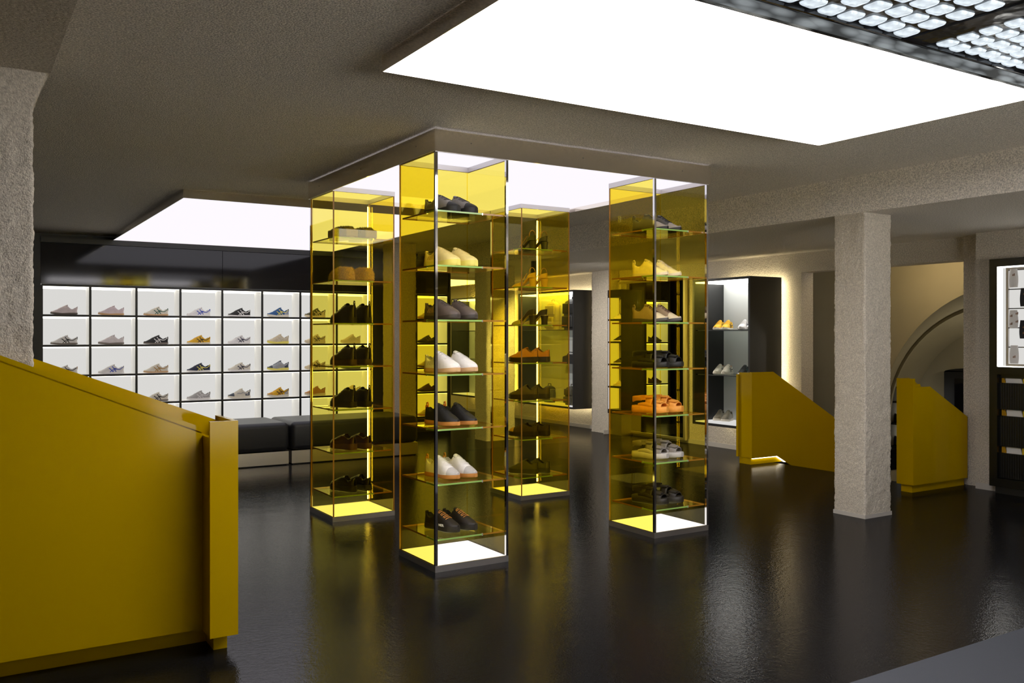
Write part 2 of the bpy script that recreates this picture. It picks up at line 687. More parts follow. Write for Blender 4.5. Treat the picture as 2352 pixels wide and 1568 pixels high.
m.box(0.951 - 1, 0.971 - 1, 4.035 - 4.2, 4.299 - 4.2, 0.078, 0.955)
m.box(1.053 - 1, 1.073 - 1, 4.035 - 4.2, 4.345 - 4.2, 0.078, 1.026)
m.box(0.971 - 1, 1.053 - 1, 4.10 - 4.2, 4.299 - 4.2, 0.078, 0.94)
m.build('end_post', YL, t)
m = MB()
m.box(-2.5 - 1, 1.03 - 1, 4.235 - 4.2, 4.31 - 4.2, 0.0, 0.0845)
m.box(0.985 - 1, 1.045 - 1, 4.095 - 4.2, 4.235 - 4.2, 0.0, 0.078)
m.build('plinth', YL, t)

# parapet 2: middle of the picture, far side of the stairwell, descending to the right
t = thing('stair_parapet', 'yellow lacquered stair parapet glowing underneath, in front of the black shoe cabinet', 'parapet', (7.36, 6.87, 0))


def M2(x, z):
    return (x - 7.36, z)


m = MB()
m.prism([M2(7.36, 0.072), M2(7.757, 0.072), M2(7.95, -0.03), M2(9.17, -0.643), M2(9.17, 0.213), M2(7.695, 1.008), M2(7.36, 1.008)], 'y', 0, 0.03)
m.build('inner_panel', YL, t)
m = MB()
m.prism([M2(7.375, 0.072), M2(7.70, 0.072), M2(7.70, 1.0), M2(7.375, 1.0)], 'y', 0.031, 0.199)
m.build('end_post', YL, t)
m = MB()
m.prism([M2(7.36, 0.072), M2(8.02, 0.072), M2(8.02, 0.80), M2(7.695, 0.98), M2(7.36, 0.98)], 'y', 0.20, 0.23)
m.build('outer_panel', YL, t)
m = MB()
m.box(0.02, 0.38, 0.035, 0.20, 0.0, 0.0715)
m.prism([M2(7.74, 0.0715), M2(7.755, 0.0715), M2(7.90, -0.0), M2(7.74, 0.0)], 'y', 0.035, 0.2)
m.build('plinth', YL, t)
m = MB()
m.box(0.03, 0.385, 0.012, 0.03, 0.062, 0.0715)
m.prism([M2(7.747, 0.0715), M2(7.757, 0.0715), M2(7.90, -0.005), M2(7.888, -0.005)], 'y', 0.004, 0.03)
m.build('light_strip', 'led_strip', t)

# parapet 3: near side of the stairwell
t = thing('stair_parapet', 'small yellow lacquered stair parapet with notched top, beside the black drawer unit', 'parapet', (7.25, 4.87, 0))


def M3(x, z):
    return (x - 7.25, z)


m = MB()
m.prism([M3(7.28, 0.07), M3(8.085, 0.07), M3(8.085, 0.645), M3(7.50, 0.945), M3(7.28, 0.945)], 'y', 0, 0.03)
m.build('outer_panel', YL, t)
m = MB()
m.prism([M3(7.28, 0.07), M3(8.085, 0.07), M3(8.085, 0.70), M3(7.385, 1.022), M3(7.28, 1.022)], 'y', 0.13, 0.165)
m.prism([M3(8.0, -1.0), M3(9.4, -1.0), M3(9.4, 0.05), M3(8.1, 0.69), M3(8.0, 0.69)], 'y', 0.135, 0.165)
m.build('inner_panel', YL, t)
m = MB()
m.box(0.0, 0.03, 0.0, 0.165, 0.07, 1.022)
m.box(0.03, 0.15, 0.0301, 0.1299, 0.07, 0.97)
m.build('end_post', YL, t)
m = MB().box(0.03, 0.83, 0.03, 0.14, 0.0, 0.0695)
m.build('plinth', YL, t)

# ------------------------------------------------------------------ luminous ceiling panels


def ceiling_panel(label, x0, x1, y0, y1, zb, side='mirror_metal', mat='panel_light', ceil=None):
    t = thing('ceiling_light', label, 'ceiling light', ((x0 + x1) / 2, (y0 + y1) / 2, zb))
    hx, hy = (x1 - x0) / 2, (y1 - y0) / 2
    MB().box(-hx + .004, hx - .004, -hy + .004, hy - .004, 0.0, 0.012).build('diffuser', mat, t)
    h = (ceil or CEIL) - zb - 0.0005
    for (a, b_, c, d) in ((-hx, -hx + .0035, -hy, hy), (hx - .0035, hx, -hy, hy), (-hx + .0035, hx - .0035, -hy, -hy + .0035), (-hx + .0035, hx - .0035, hy - .0035, hy)):
        MB().box(a, b_, c, d, -0.003, h).build('frame_side', side, t)
    return t


ceiling_panel('huge white luminous ceiling panel next to the glass-block skylight', 1.605, 4.495, 2.30, 3.655, 2.57, mat='panel_light_main')
ceiling_panel('white luminous ceiling panel along the black sneaker wall', 1.645, 4.44, 7.87, 11.80, 2.57)

ceiling_panel('white luminous ceiling panel deep in the passage behind the glass columns', 6.5, 7.6, 12.5, 16.0, 2.30, mat='panel_light_deep', ceil=LOW)

# canopy over the four glass columns
CX0, CX1, CY0, CY1 = 2.412, 4.645, 4.727, 6.945
ct = thing('light_canopy', 'square metal-edged light canopy joining the tops of the four yellow glass columns', 'ceiling light', ((CX0 + CX1) / 2, (CY0 + CY1) / 2, 2.496))
hx, hy = (CX1 - CX0) / 2, (CY1 - CY0) / 2
for (a, b_, c, d) in ((-hx, -hx + .006, -hy, hy), (hx - .006, hx, -hy, hy), (-hx + .006, hx - .006, -hy, -hy + .006), (-hx + .006, hx - .006, hy - .006, hy)):
    MB().box(a, b_, c, d, 0.0, 0.130).build('skirt_panel', 'mirror_metal', ct)
MB().box(-hx + .007, hx - .007, -hy + .007, hy - .007, 0.034, 0.05).build('diffuser', 'panel_light', ct)
MB().box(-hx + .04, hx - .04, -hy + .04, hy - .04, 0.051, CEIL - 2.4965).build('hanger_box', 'steel', ct)
mb = MB()
rows = []
for (r, d) in ((0.0042, 0), (0.0042, .0018), (0.0025, .003)):
    rows.append([(d, r * math.cos(2 * PI * k / 10), r * math.sin(2 * PI * k / 10)) for k in range(10)])
mb.grid(rows, 0, close=True)
mb.fan(rows[-1], 0)
me_screw = mb.mesh('screw', 1, False)
me_screw.materials.append(MAT['chrome'])
for (x, y, ax) in [(CX0, 4.98, 'x'), (CX0, 5.86, 'x'), (CX0, 6.70, 'x'), (2.66, CY0, 'y'), (3.50, CY0, 'y'), (4.37, CY0, 'y')]:
    o = mesh_obj('screw', me_screw, ct)
    o.location = (x - (CX0 + CX1) / 2, y - (CY0 + CY1) / 2, 0.072)
    o.rotation_euler = (0, 0, PI if ax == 'x' else -PI / 2)

# ------------------------------------------------------------------ glass-block skylight
sk = thing('skylight', 'glass-block skylight set between dark beams above the mirrored ceiling edge', 'skylight', (3.1, 1.7, CEIL))
S0 = (3.1, 1.7, CEIL)


def sbox(x0, x1, y0, y1, z0, z1, m=0, mb=None):
    mb = mb or MB()
    return mb.box(x0 - S0[0], x1 - S0[0], y0 - S0[1], y1 - S0[1], z0 - S0[2], z1 - S0[2], m)


mr = bpy.data.materials.new('painted_reflection')  # mottled emission painted as block reflections in the mirror strip
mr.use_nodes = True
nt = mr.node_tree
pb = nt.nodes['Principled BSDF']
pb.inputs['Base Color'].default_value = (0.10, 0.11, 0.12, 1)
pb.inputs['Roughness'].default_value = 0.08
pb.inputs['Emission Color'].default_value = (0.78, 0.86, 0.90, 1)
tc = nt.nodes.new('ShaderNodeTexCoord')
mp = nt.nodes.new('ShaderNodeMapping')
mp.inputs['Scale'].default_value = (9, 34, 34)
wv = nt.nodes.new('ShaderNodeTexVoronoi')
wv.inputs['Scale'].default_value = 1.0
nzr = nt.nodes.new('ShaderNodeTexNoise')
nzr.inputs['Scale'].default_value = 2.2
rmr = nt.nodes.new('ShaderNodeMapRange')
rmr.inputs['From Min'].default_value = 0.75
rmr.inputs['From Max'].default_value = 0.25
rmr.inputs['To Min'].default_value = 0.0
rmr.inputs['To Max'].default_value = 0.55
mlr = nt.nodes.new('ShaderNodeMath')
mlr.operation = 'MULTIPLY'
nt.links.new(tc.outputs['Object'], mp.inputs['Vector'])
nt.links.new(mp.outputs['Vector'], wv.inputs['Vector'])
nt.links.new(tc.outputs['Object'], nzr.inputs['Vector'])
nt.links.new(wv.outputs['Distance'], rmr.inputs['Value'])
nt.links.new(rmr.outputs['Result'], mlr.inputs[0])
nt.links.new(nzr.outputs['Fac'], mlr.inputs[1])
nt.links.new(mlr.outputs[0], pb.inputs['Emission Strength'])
MAT['painted_reflection'] = mr
zt = 2.614
m = MB()
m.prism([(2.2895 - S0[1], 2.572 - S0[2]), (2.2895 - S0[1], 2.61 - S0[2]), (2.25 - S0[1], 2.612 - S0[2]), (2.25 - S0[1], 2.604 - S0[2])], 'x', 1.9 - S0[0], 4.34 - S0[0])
m.build('mirror_strip', 'painted_reflection', sk)
sbox(4.345, 4.3695, 1.06, 2.2825, 2.575, zt + .02).build('reveal', 'dark_mirror', sk)
sbox(1.9, 4.344, 2.232, 2.2495, 2.598, 2.6135).build('frame_bar', 'black_gloss', sk)
sbox(4.21, 4.228, 1.06, 2.2315, 2.594, 2.6135).build('frame_bar', 'black_gloss', sk)
sbox(1.9, 4.344, 1.05, 2.249, zt, zt + 0.022).build('grid_plate', 'grid_dark', sk)
for (a, b_, c, d) in ((3.295, 3.425, 1.06, 2.2315), (2.10, 2.23, 1.06, 2.2315)):
    sbox(a, b_, c, d, zt - 0.006, zt).build('beam', 'grid_dark', sk)
sbox(1.9, 4.209, 1.64, 1.735, zt - 0.007, zt).build('beam', 'grid_dark', sk)
# one block: a pillowed glass lens
mb = MB()
rows = []
for (ins, z) in ((0.0, 0.0), (0.002, -0.006), (0.006, -0.010), (0.02, -0.012)):
    ring = []
    a, b_ = 0.0435 - ins, 0.0385 - ins
    for k in range(28):
        th = 2 * PI * (k + .5) / 28
        c, s = math.cos(th), math.sin(th)
        ring.append((a * math.copysign(abs(c) ** 0.30, c), b_ * math.copysign(abs(s) ** 0.30, s), z))
    rows.append(ring)
mb.grid(rows, 0, close=True)
mb.fan(rows[-1], 0)
me_block = mb.mesh('glass_block', 1, True)
# translucent glass lit by the daylight above it
mg = bpy.data.materials.new('block_glass')
mg.use_nodes = True
nt = mg.node_tree
pb = nt.nodes['Principled BSDF']
pb.inputs['Base Color'].default_value = (0.55, 0.6, 0.63, 1)
pb.inputs['Roughness'].default_value = 0.12
tc = nt.nodes.new('ShaderNodeTexCoord')
nz_ = nt.nodes.new('ShaderNodeTexNoise')
nz_.inputs['Scale'].default_value = 34
nz_.inputs['Detail'].default_value = 3
nt.links.new(tc.outputs['Object'], nz_.inputs['Vector'])
bp = nt.nodes.new('ShaderNodeBump')
bp.inputs['Strength'].default_value = 0.35
bp.inputs['Distance'].default_value = 0.01
nt.links.new(nz_.outputs['Fac'], bp.inputs['Height'])
nt.links.new(bp.outputs['Normal'], pb.inputs['Normal'])
rm = nt.nodes.new('ShaderNodeMapRange')
rm.inputs['From Min'].default_value = 0.35
rm.inputs['From Max'].default_value = 0.68
rm.inputs['To Min'].default_value = 0.55
rm.inputs['To Max'].default_value = 1.05
nt.links.new(nz_.outputs['Fac'], rm.inputs['Value'])
nt.links.new(rm.outputs['Result'], pb.inputs['Emission Strength'])
pb.inputs['Emission Color'].default_value = (0.78, 0.88, 0.97, 1)
MAT['block_glass'] = mg
me_block.materials.append(mg)
rr = random.Random(4)
for bay in ((2.25, 3.285, 0.1145, 0.108), (3.44, 4.20, 0.098, 0.094)):
    n = int((bay[1] - bay[0]) / bay[2])
    for i in range(n):
        for j in range(5):
            x = bay[0] + bay[2] * (i + 0.5)
            y = 2.186 - bay[3] * j + 0.008 * math.sin(i * 1.7 + j)
            if y - .045 < 1.735:
                continue
            o = mesh_obj('glass_block', me_block, sk)
            o.location = (x - S0[0], y - S0[1], zt - S0[2])
            o.rotation_euler = (rr.uniform(-.04, .04), rr.uniform(-.04, .04), rr.uniform(-.10, .10))
            o.scale = (bay[2] / 0.118, bay[3] / 0.108, 1)

# ------------------------------------------------------------------ glass display columns
S = 0.51
Z_SHELF = [0.189 + 0.3277 * k for k in range(7)]
Z_BASE, Z_TOP = 0.037, 2.4935
GT = 0.012


def glass_column(label, x0, y0, front):
    t = thing('display_case', label, 'display case', (x0 + S / 2, y0 + S / 2, 0), group='yellow glass display columns under the canopy')
    h = S / 2

    def bx(a, b_, c, d, z0, z1, m=0, ms=None, mb=None):
        if not front:          # turned half round: the open side faces the other way
            a, b_, c, d = -b_, -a, -d, -c
            if ms:
                ms = [ms[1], ms[0], ms[3], ms[2], ms[4], ms[5]]
        return (mb or MB()).box(a, b_, c, d, z0, z1, m, ms)

    # plinth ring and its luminous top
    p = MB()
    bx(-h, h, -h, -h + .012, 0, Z_BASE, mb=p)
    bx(-h, h, h - .012, h, 0, Z_BASE, mb=p)
    bx(-h, -h + .012, -h + .012, h - .012, 0, Z_BASE, mb=p)
    bx(h - .012, h, -h + .012, h - .012, 0, Z_BASE, mb=p)
    p.build('plinth', 'steel', t)
    MB().box(-h + .012, h - .012, -h + .012, h - .012, 0.004, Z_BASE - .001).build('base_light', 'base_light', t)
    E = 1
    # side panes and closed pane; the open side is -y (front) and carries two chrome posts
    bx(-h + .002, -h + .002 + GT, -h + .02, h - .002, Z_BASE, Z_TOP, ms=[0, 0, E, E, E, E]).build('pane', ['yellow_glass', 'amber_edge'], t)
    bx(h - .002 - GT, h - .002, -h + .02, h - .002, Z_BASE, Z_TOP, ms=[0, 0, E, 0 if front else E, E, E]).build('pane', ['yellow_glass', 'amber_edge'], t)
    bx(-h + .0025 + GT, h - .0025 - GT, h - .002 - GT, h - .002, Z_BASE, Z_TOP, ms=[0, 0, 0, 0, E, E]).build('pane', ['yellow_glass', 'amber_edge'], t)
    bx(-h + .001, -h + .017, -h + .001, -h + .019, Z_BASE, Z_TOP).build('post', 'chrome', t)
    bx(h - .017, h - .001, -h + .001, -h + .019, Z_BASE, Z_TOP).build('post', 'chrome', t)
    # collar under the canopy light
    p = MB()
    for (a, b_, c, d) in ((-h, h, -h, -h + .004), (-h, h, h - .004, h), (-h, -h + .004, -h + .004, h - .004), (h - .004, h, -h + .004, h - .004)):
        bx(a, b_, c, d, Z_TOP, 2.5295, mb=p)
    p.build('collar', 'collar_satin', t)
    # LED strip down one post, interrupted by the shelves
    zz = [Z_BASE] + Z_SHELF + [Z_TOP - 0.02]
    for k in range(8):
        bx(-h + .018, -h + .025, -h + .020, -h + .0265, zz[k] + (0.012 if k else 0.02), zz[k + 1] - 0.004).build('light_strip', 'led_warm', t)
    # shelves
    a, b_, c, d = -h + .0175, h - .0175, -h + .0265, h - .0165
    for z in Z_SHELF:
        s = MB()
        bx(a, b_, c, d, z - 0.010, z, ms=[E, E, E, E, 0, 0], mb=s)
        so = s.build('shelf', ['shelf_glass', 'amber_edge'], t)
        # the polished green run of the edge round the corner toward the viewer, with its steel clips
        g = MB()
        xa, ya = -h + .0172, (-h + .0262 if front else -h + .0162)
        g.box(xa, xa + 0.62 * S, ya - .0012, ya, z - .0098, z - .0002)
        g.box(xa - .0012, xa, ya - .0012, ya + 0.24 * S, z - .0098, z - .0002)
        g.build('polished_edge', 'green_edge', so)
        g = MB()
        g.box(xa + 0.62 * S, xa + 0.62 * S + .007, ya - .002, ya + .01, z - .013, z + .001)
        g.box(xa - .002, xa + .01, ya + 0.24 * S, ya + 0.24 * S + .007, z - .013, z + .001)
        g.build('clip', 'clip_metal', so)
    return t


COLS = {
    'F': ((2.42, 4.735), True, 'front glass column'),
    'R': ((4.118, 4.735), True, 'pillar-side glass column'),
    'L': ((2.42, 6.425), False, 'bench-side glass column'),
    'M': ((4.10, 6.425), False, 'rear glass column'),
}
glass_column('front yellow glass display column, open toward the viewer, with seven shoe shelves', 2.42, 4.735, True)
glass_column('pillar-side yellow glass display column with cream sneakers above strappy sandals', 4.118, 4.735, True)
glass_column('bench-side yellow glass display column topped by furry slippers and black boots', 2.42, 6.425, False)
glass_column('rear yellow glass display column with slingbacks on its upper shelves', 4.10, 6.425, False)

# ------------------------------------------------------------------ shoes
_sm = {}


def smat(rgb, rough=0.62, kind='fabric'):
    key = (tuple(round(c, 3) for c in rgb), rough, kind)
    if key not in _sm:
        n = 'shoe_%s_%d' % (kind, len(_sm))
        if kind == 'fabric':
            pbr(n, rgb, rough, bump=(160, 0.15, 0.002, 2), vary=0.06, vscale=40)
        elif kind == 'fur':
            pbr(n, rgb, 0.9, sheen=0.4, vary=0.25, vscale=90)
        else:
            pbr(n, rgb, rough)
        _sm[key] = MAT[n]
    return _sm[key]


C = dict(
    white=srgb(232, 228, 226), offwhite=srgb(224, 216, 200), cream=srgb(226, 208, 172), pink=srgb(224, 208, 210), black=srgb(28, 27, 28),
    gum=srgb(190, 128, 62), gumlight=srgb(205, 165, 120), dgrey=srgb(74, 70, 70), grey=srgb(128, 122, 118), lgrey=srgb(180, 176, 174),
    greysole=srgb(120, 110, 100), green=srgb(38, 92, 74), blue=srgb(40, 70, 185), red=srgb(190, 30, 60), navy=srgb(34, 38, 66), royal=srgb(44, 92, 150),
    yellow=srgb(232, 178, 30), lemon=srgb(236, 222, 110), gold=srgb(178, 132, 62), tan=srgb(196, 140, 78), beige=srgb(216, 200, 172), brown=srgb(84, 52, 34),
    olive=srgb(92, 88, 52), silver=srgb(168, 172, 180), slate=srgb(66, 74, 88), orange=srgb(220, 120, 30), mustard=srgb(214, 150, 40), orangetan=srgb(226, 152, 60),
    teal=srgb(120, 170, 170), yellowcream=srgb(246, 226, 150), taupe=srgb(150, 128, 108), warmgrey=srgb(150, 140, 132))

T_ST = [0, .008, .03, .065, .11, .17, .24, .31, .37, .42, .47, .53, .60, .67, .74, .81, .87, .92, .96, .985, 1.0]
W_T = [0, .008, .03, .065, .11, .2, .3, .42, .55, .68, .78, .86, .92, .96, .985, 1]
W_W = [.006, .016, .025, .030, .0325, .034, .033, .034, .040, .0455, .046, .042, .034, .0255, .0165, .010]


class Last:
    """the outline of a shoe: widths, sole thickness, height of the rim or vamp along its length"""

    def __init__(s, L=0.285, wk=1.0, sole_h=.026, sole_t=.020, spring=.010, heel=.092, dip=.066, throat=.112, vamp=.072, toe=.044, t_open=.40, sharp=1.0, heel_lift=0.0):
        s.L = L
        s.wk = wk
        s.sole = ([0, .3, .6, 1], [sole_h + heel_lift, sole_h * .95 + heel_lift * .75, sole_t + heel_lift * .2, sole_t + spring])
        s.bot = ([0, .06, .72, .88, 1], [.004, .0, .0, spring * .35, spring])
        s.top = ([0, .06, .17, .26, t_open - .02, t_open + .04, .62, .78, .88, .95, .985, 1],
                 [heel + heel_lift, heel * .96 + heel_lift, dip + heel_lift * .8, dip * 1.03 + heel_lift * .7, throat - .004 + heel_lift * .5, throat + heel_lift * .45,
                  vamp + .012 + heel_lift * .15, (vamp + toe) / 2 + .003, toe + .004, toe - .006, sole_t + spring + .015, sole_t + spring + .008])
        s.t_open = t_open
        s.sharp = sharp

    def w(s, t):
        return s.wk * float(np.interp(t, W_T, W_W)) * (1 if t < .7 else 1 - (1 - s.sharp) * (t - .7) / .3)

    def so(s, t):
        return float(np.interp(t, *s.sole))

    def bo(s, t):
        return float(np.interp(t, *s.bot))

    def h(s, t):
        v = (np.interp(t, *s.top) * 2 + np.interp(min(1, t + .022), *s.top) + np.interp(max(0, t - .022), *s.top)) / 4
        return max(float(v), s.so(t) + .002)

    def x(s, t):
        return (t - .5) * s.L

    def side(s, t, a, sd, off=0.0):
        """point on the side of the upper: a=0 at the sole, 1 at the rim"""
        w, so, h = s.w(t), s.so(t) - .003, s.h(t)
        op = .035 < t < s.t_open
        A = 1.0 if op else .86
        y = (w * (1 - .36 * a ** 2.4) + off) * sd
        z = so + (h - so) * A * a ** .92 + off * .4 * a
        return (s.x(t), y, z)

    def ring(s, t, off=0.0):
        w, so, h = s.w(t), s.so(t) - .003, s.h(t)
        op = .035 < t < s.t_open
        left = [s.side(t, k / 5, 1, off) for k in range(6)]
        x = s.x(t)
        if op:
            inn = [(x, w * .56, h - .004), (x, w * .5, so + .014), (x, 0, so + .012)]
        else:
            inn = [(x, w * .44 + off, so + (h - so) * .95 + off), (x, w * .22, so + (h - so) * .99 + off), (x, 0, h + off)]
        r = left + inn
        return r + [(p[0], -p[1], p[2]) for p in reversed(r[:-1])]


def sneaker_meshes(key, last, stripes='tiger', lace_n=6, toe_cap=None, heel_counter=None, loop=False, tongue=True, heel_tab=True, sole_bulge=.004, cup=False):
    """all part meshes of one shoe style; toe at +x"""
    if key in MESH:
        return MESH[key]
    D = {}
    # upper, with the lining as second material
    mb = MB()
    rows = [last.ring(t) for t in T_ST]
    n = len(rows[0])

    def fm(a, b_):
        tm = (T_ST[a] + T_ST[a + 1]) / 2
        return 1 if (5 <= b_ < n - 6 and .03 < tm < last.t_open + .03) else 0
    mb.grid(rows, 0, fm=fm)
    mb.fan(rows[-1], 0)
    D['upper'] = mb.mesh('upper', 2, True)
    # sole
    mb = MB()
    rows = []
    for t in T_ST:
        w = last.w(t) + sole_bulge * (1 if t < .96 else .6)
        z0, z1 = last.bo(t), last.so(t) + (.006 if cup else 0)
        x = last.x(t)
        if t == 0:
            x -= .004
        if t == 1:
            x += .004
        rows.append([(x, w * .86, z0), (x, w, z0 + .005), (x, w + .0005, (z0 + z1) / 2), (x, w - .0015, z1), (x, w * .7, z1 - .001),
                     (x, -w * .7, z1 - .001), (x, -w + .0015, z1), (x, -w - .0005, (z0 + z1) / 2), (x, -w, z0 + .005), (x, -w * .86, z0)])
    mb.grid(rows, 0, close=True)
    mb.fan(rows[0], 0, True)
    mb.fan(rows[-1], 0)
    D['sole'] = mb.mesh('sole', 1, True)
    sharp_edges(D['sole'], 45)
    # laces
    if lace_n:
        mb = MB()
        for k in range(lace_n):
            t = last.t_open + .035 + k * (.70 - last.t_open - .035) / max(1, lace_n - 1)
            rows2 = []
            for yy in (-.62, -.5, -.25, 0, .25, .5, .62):
                w = last.w(t)
                dt = (.010 if k % 2 else -.010) * yy
                tt = t + dt
                if abs(yy) > .55:
                    z = last.so(tt) + (last.h(tt) - last.so(tt)) * .87
                else:
                    z = last.so(tt) + (last.h(tt) - last.so(tt)) * (1.0 - .22 * abs(yy) ** 1.6)
                x = last.x(tt)
                z += .0022
                rows2.append([(x - .0035, w * yy, z), (x - .002, w * yy, z + .0022), (x + .002, w * yy, z + .0022), (x + .0035, w * yy, z)])
            mb.grid(rows2, 0)
        D['laces'] = mb.mesh('laces', 1, True)
    if tongue:
        mb = MB()
        t0, t1 = last.t_open + .05, last.t_open - .035
        rows2 = []
        for k in range(5):
            f = k / 4
            t = t0 + (t1 - t0) * f
            w = last.w(t) * (.62 - .06 * f)
            z = last.h(last.t_open + .04) + .000 + .006 * f + .002 * f * f
            rows2.append([(last.x(t), w, z - .006), (last.x(t), w * .6, z), (last.x(t), 0, z + .002), (last.x(t), -w * .6, z), (last.x(t), -w, z - .006)])
        back = [[(p[0] - .002, p[1], p[2] - .005) for p in r] for r in reversed(rows2)]
        mb.grid(rows2 + back, 0)
        D['tongue'] = mb.mesh('tongue', 1, True)
    if stripes:
        mb = MB()
        paths = {
            'tiger': [([(.03, .88), (.14, .68), (.28, .62), (.40, .50), (.50, .26), (.565, .05)], .0042),
                      ([(.27, .60), (.34, .48), (.41, .24), (.455, .05)], .0034),
                      ([(.475, .97), (.40, .52), (.315, .04)], .0044),
                      ([(.600, .86), (.53, .50), (.435, .04)], .0044)],
            'marks': [([(.20 + .05 * k, .85 - .05 * k), (.17 + .05 * k, .35 - .03 * k)], .0022) for k in range(5)],
            'wave': [([(.1, .3), (.25, .65), (.45, .4), (.62, .75)], .007)],
        }[stripes]
        for sd in (1, -1):
            mb = MB()
            for pts, hw in paths:
                # dense resample
                P = []
                for k in range(len(pts) - 1):
                    for q in range(5):
                        f = q / 5
                        P.append((pts[k][0] * (1 - f) + pts[k + 1][0] * f, pts[k][1] * (1 - f) + pts[k + 1][1] * f))
                P.append(pts[-1])
                rows2 = []
                for k, (t, a) in enumerate(P):
                    t2, a2 = P[min(k + 1, len(P) - 1)]
                    t1, a1 = P[max(k - 1, 0)]
                    hh = max(.02, last.h(t) - last.so(t))
                    d = Vector(((t2 - t1) * last.L, (a2 - a1) * hh))
                    if d.length < 1e-6:
                        d = Vector((1, 0))
                    d.normalize()
                    nn = Vector((-d.y, d.x)) * hw
                    ra, rb = (t + nn.x / last.L, a + nn.y / hh), (t - nn.x / last.L, a - nn.y / hh)
                    cl = lambda v: min(1.0, max(0.02, v))
                    rows2.append([last.side(max(.005, min(.995, ra[0])), cl(ra[1]), sd, .0014), last.side(max(.005, min(.995, rb[0])), cl(rb[1]), sd, .0014)])
                mb.grid(rows2, 0)
            D['side_stripes%d' % sd] = mb.mesh('side_stripe', 1, True)
    if toe_cap:
        ts = [t for t in np.linspace(toe_cap, 1.0, 8)]
        mb = MB()
        mb.grid([last.ring(float(t), .0011) for t in ts], 0)
        mb.fan([(p[0] + .0012, p[1], p[2]) for p in last.ring(1.0, .0011)], 0)
        D['toe_cap'] = mb.mesh('toe_cap', 1, True)
    if heel_counter:
        mb = MB()
        for sd in (1, -1):
            ts = np.linspace(0.0, heel_counter, 6)
            mb.grid([[last.side(float(t), a * (.88 - .4 * t / heel_counter), sd, .0012) for a in (0.02, .35, .7, 1.0)] for t in ts], 0)
        D['heel_counter'] = mb.mesh('heel_counter', 1, True)
    if heel_tab:
        mb = MB()
        z = last.h(0.0)
        x = last.x(0)
        mb.box(x - .003, x + .006, -.010, .010, z - .028, z + .005)
        D['heel_tab'] = mb.mesh('heel_tab', 1, False)
    if loop:
        mb = MB()
        z = last.h(0.0)
        x = last.x(0)
        mb.tube([(x + .004, 0, z - .01), (x - .002, 0, z + .006), (x - .001, 0, z + .02), (x + .008, 0, z + .024), (x + .013, 0, z + .012), (x + .012, 0, z - .006)], .0045, 6)
        D['pull_loop'] = mb.mesh('pull_loop', 1, True)
    for me in D.values():
        k = 2 if me.name.startswith('upper') else 1
        for _ in range(k):
            me.materials.append(MAT['white_paint'])
    MESH[key] = D
    return D


MESH = {}
LASTS = {
    'runner': dict(last=Last(), stripes='tiger'),
    'slim': dict(last=Last(sole_h=.022, sole_t=.016, heel=.088, throat=.108, toe=.040, spring=.008), stripes='tiger'),
    'plain': dict(last=Last(sole_h=.024, sole_t=.018), stripes=None),
    'jogger': dict(last=Last(sole_h=.034, sole_t=.022, spring=.016, heel=.104, dip=.078, throat=.124, vamp=.078, toe=.052), stripes='tiger', toe_cap=.80, heel_counter=.22),
    'joggerplain': dict(last=Last(sole_h=.034, sole_t=.022, spring=.016, heel=.104, dip=.078, throat=.124, vamp=.078, toe=.052), stripes='wave', toe_cap=.76, heel_counter=.25),
    'trainer': dict(last=Last(L=.28, wk=1.12, sole_h=.036, sole_t=.032, spring=.010, heel=.108, dip=.082, throat=.128, vamp=.092, toe=.066), stripes='marks', toe_cap=.80, lace_n=6, cup=True),
    'suede': dict(last=Last(L=.28, wk=1.12, sole_h=.030, sole_t=.026, spring=.010, heel=.106, dip=.080, throat=.128, vamp=.090, toe=.064), stripes='marks', lace_n=6),
    'court': dict(last=Last(L=.275, wk=1.02, sole_h=.030, sole_t=.024, spring=.006, heel=.112, dip=.086, throat=.128, vamp=.082, toe=.050), stripes=None, toe_cap=.78, lace_n=7, loop=True),
    'deck': dict(last=Last(L=.275, wk=1.04, sole_h=.030, sole_t=.028, spring=.005, heel=.100, dip=.074, throat=.116, vamp=.078, toe=.054), stripes=None, lace_n=7, cup=True),
    'sleek': dict(last=Last(L=.285, wk=1.0, sole_h=.030, sole_t=.020, spring=.014, heel=.106, dip=.080, throat=.128, vamp=.076, toe=.044, sharp=.85), stripes=None, toe_cap=.72, lace_n=8, heel_counter=.2, loop=True),
    'boot': dict(last=Last(L=.275, wk=1.05, sole_h=.042, sole_t=.034, spring=.004, heel=.150, dip=.138, throat=.150, vamp=.092, toe=.072, t_open=.34), stripes=None, lace_n=6, loop=True, cup=True, heel_tab=False),
    'derby': dict(last=Last(L=.275, wk=1.06, sole_h=.044, sole_t=.034, spring=.004, heel=.108, dip=.088, throat=.116, vamp=.086, toe=.070), stripes=None, lace_n=5, toe_cap=.78, cup=True, heel_tab=False),
    'platformshoe': dict(last=Last(L=.275, wk=1.04, sole_h=.042, sole_t=.034, spring=.002, heel=.112, dip=.086, throat=.124, vamp=.080, toe=.058), stripes=None, lace_n=5, cup=True, heel_tab=False),
}


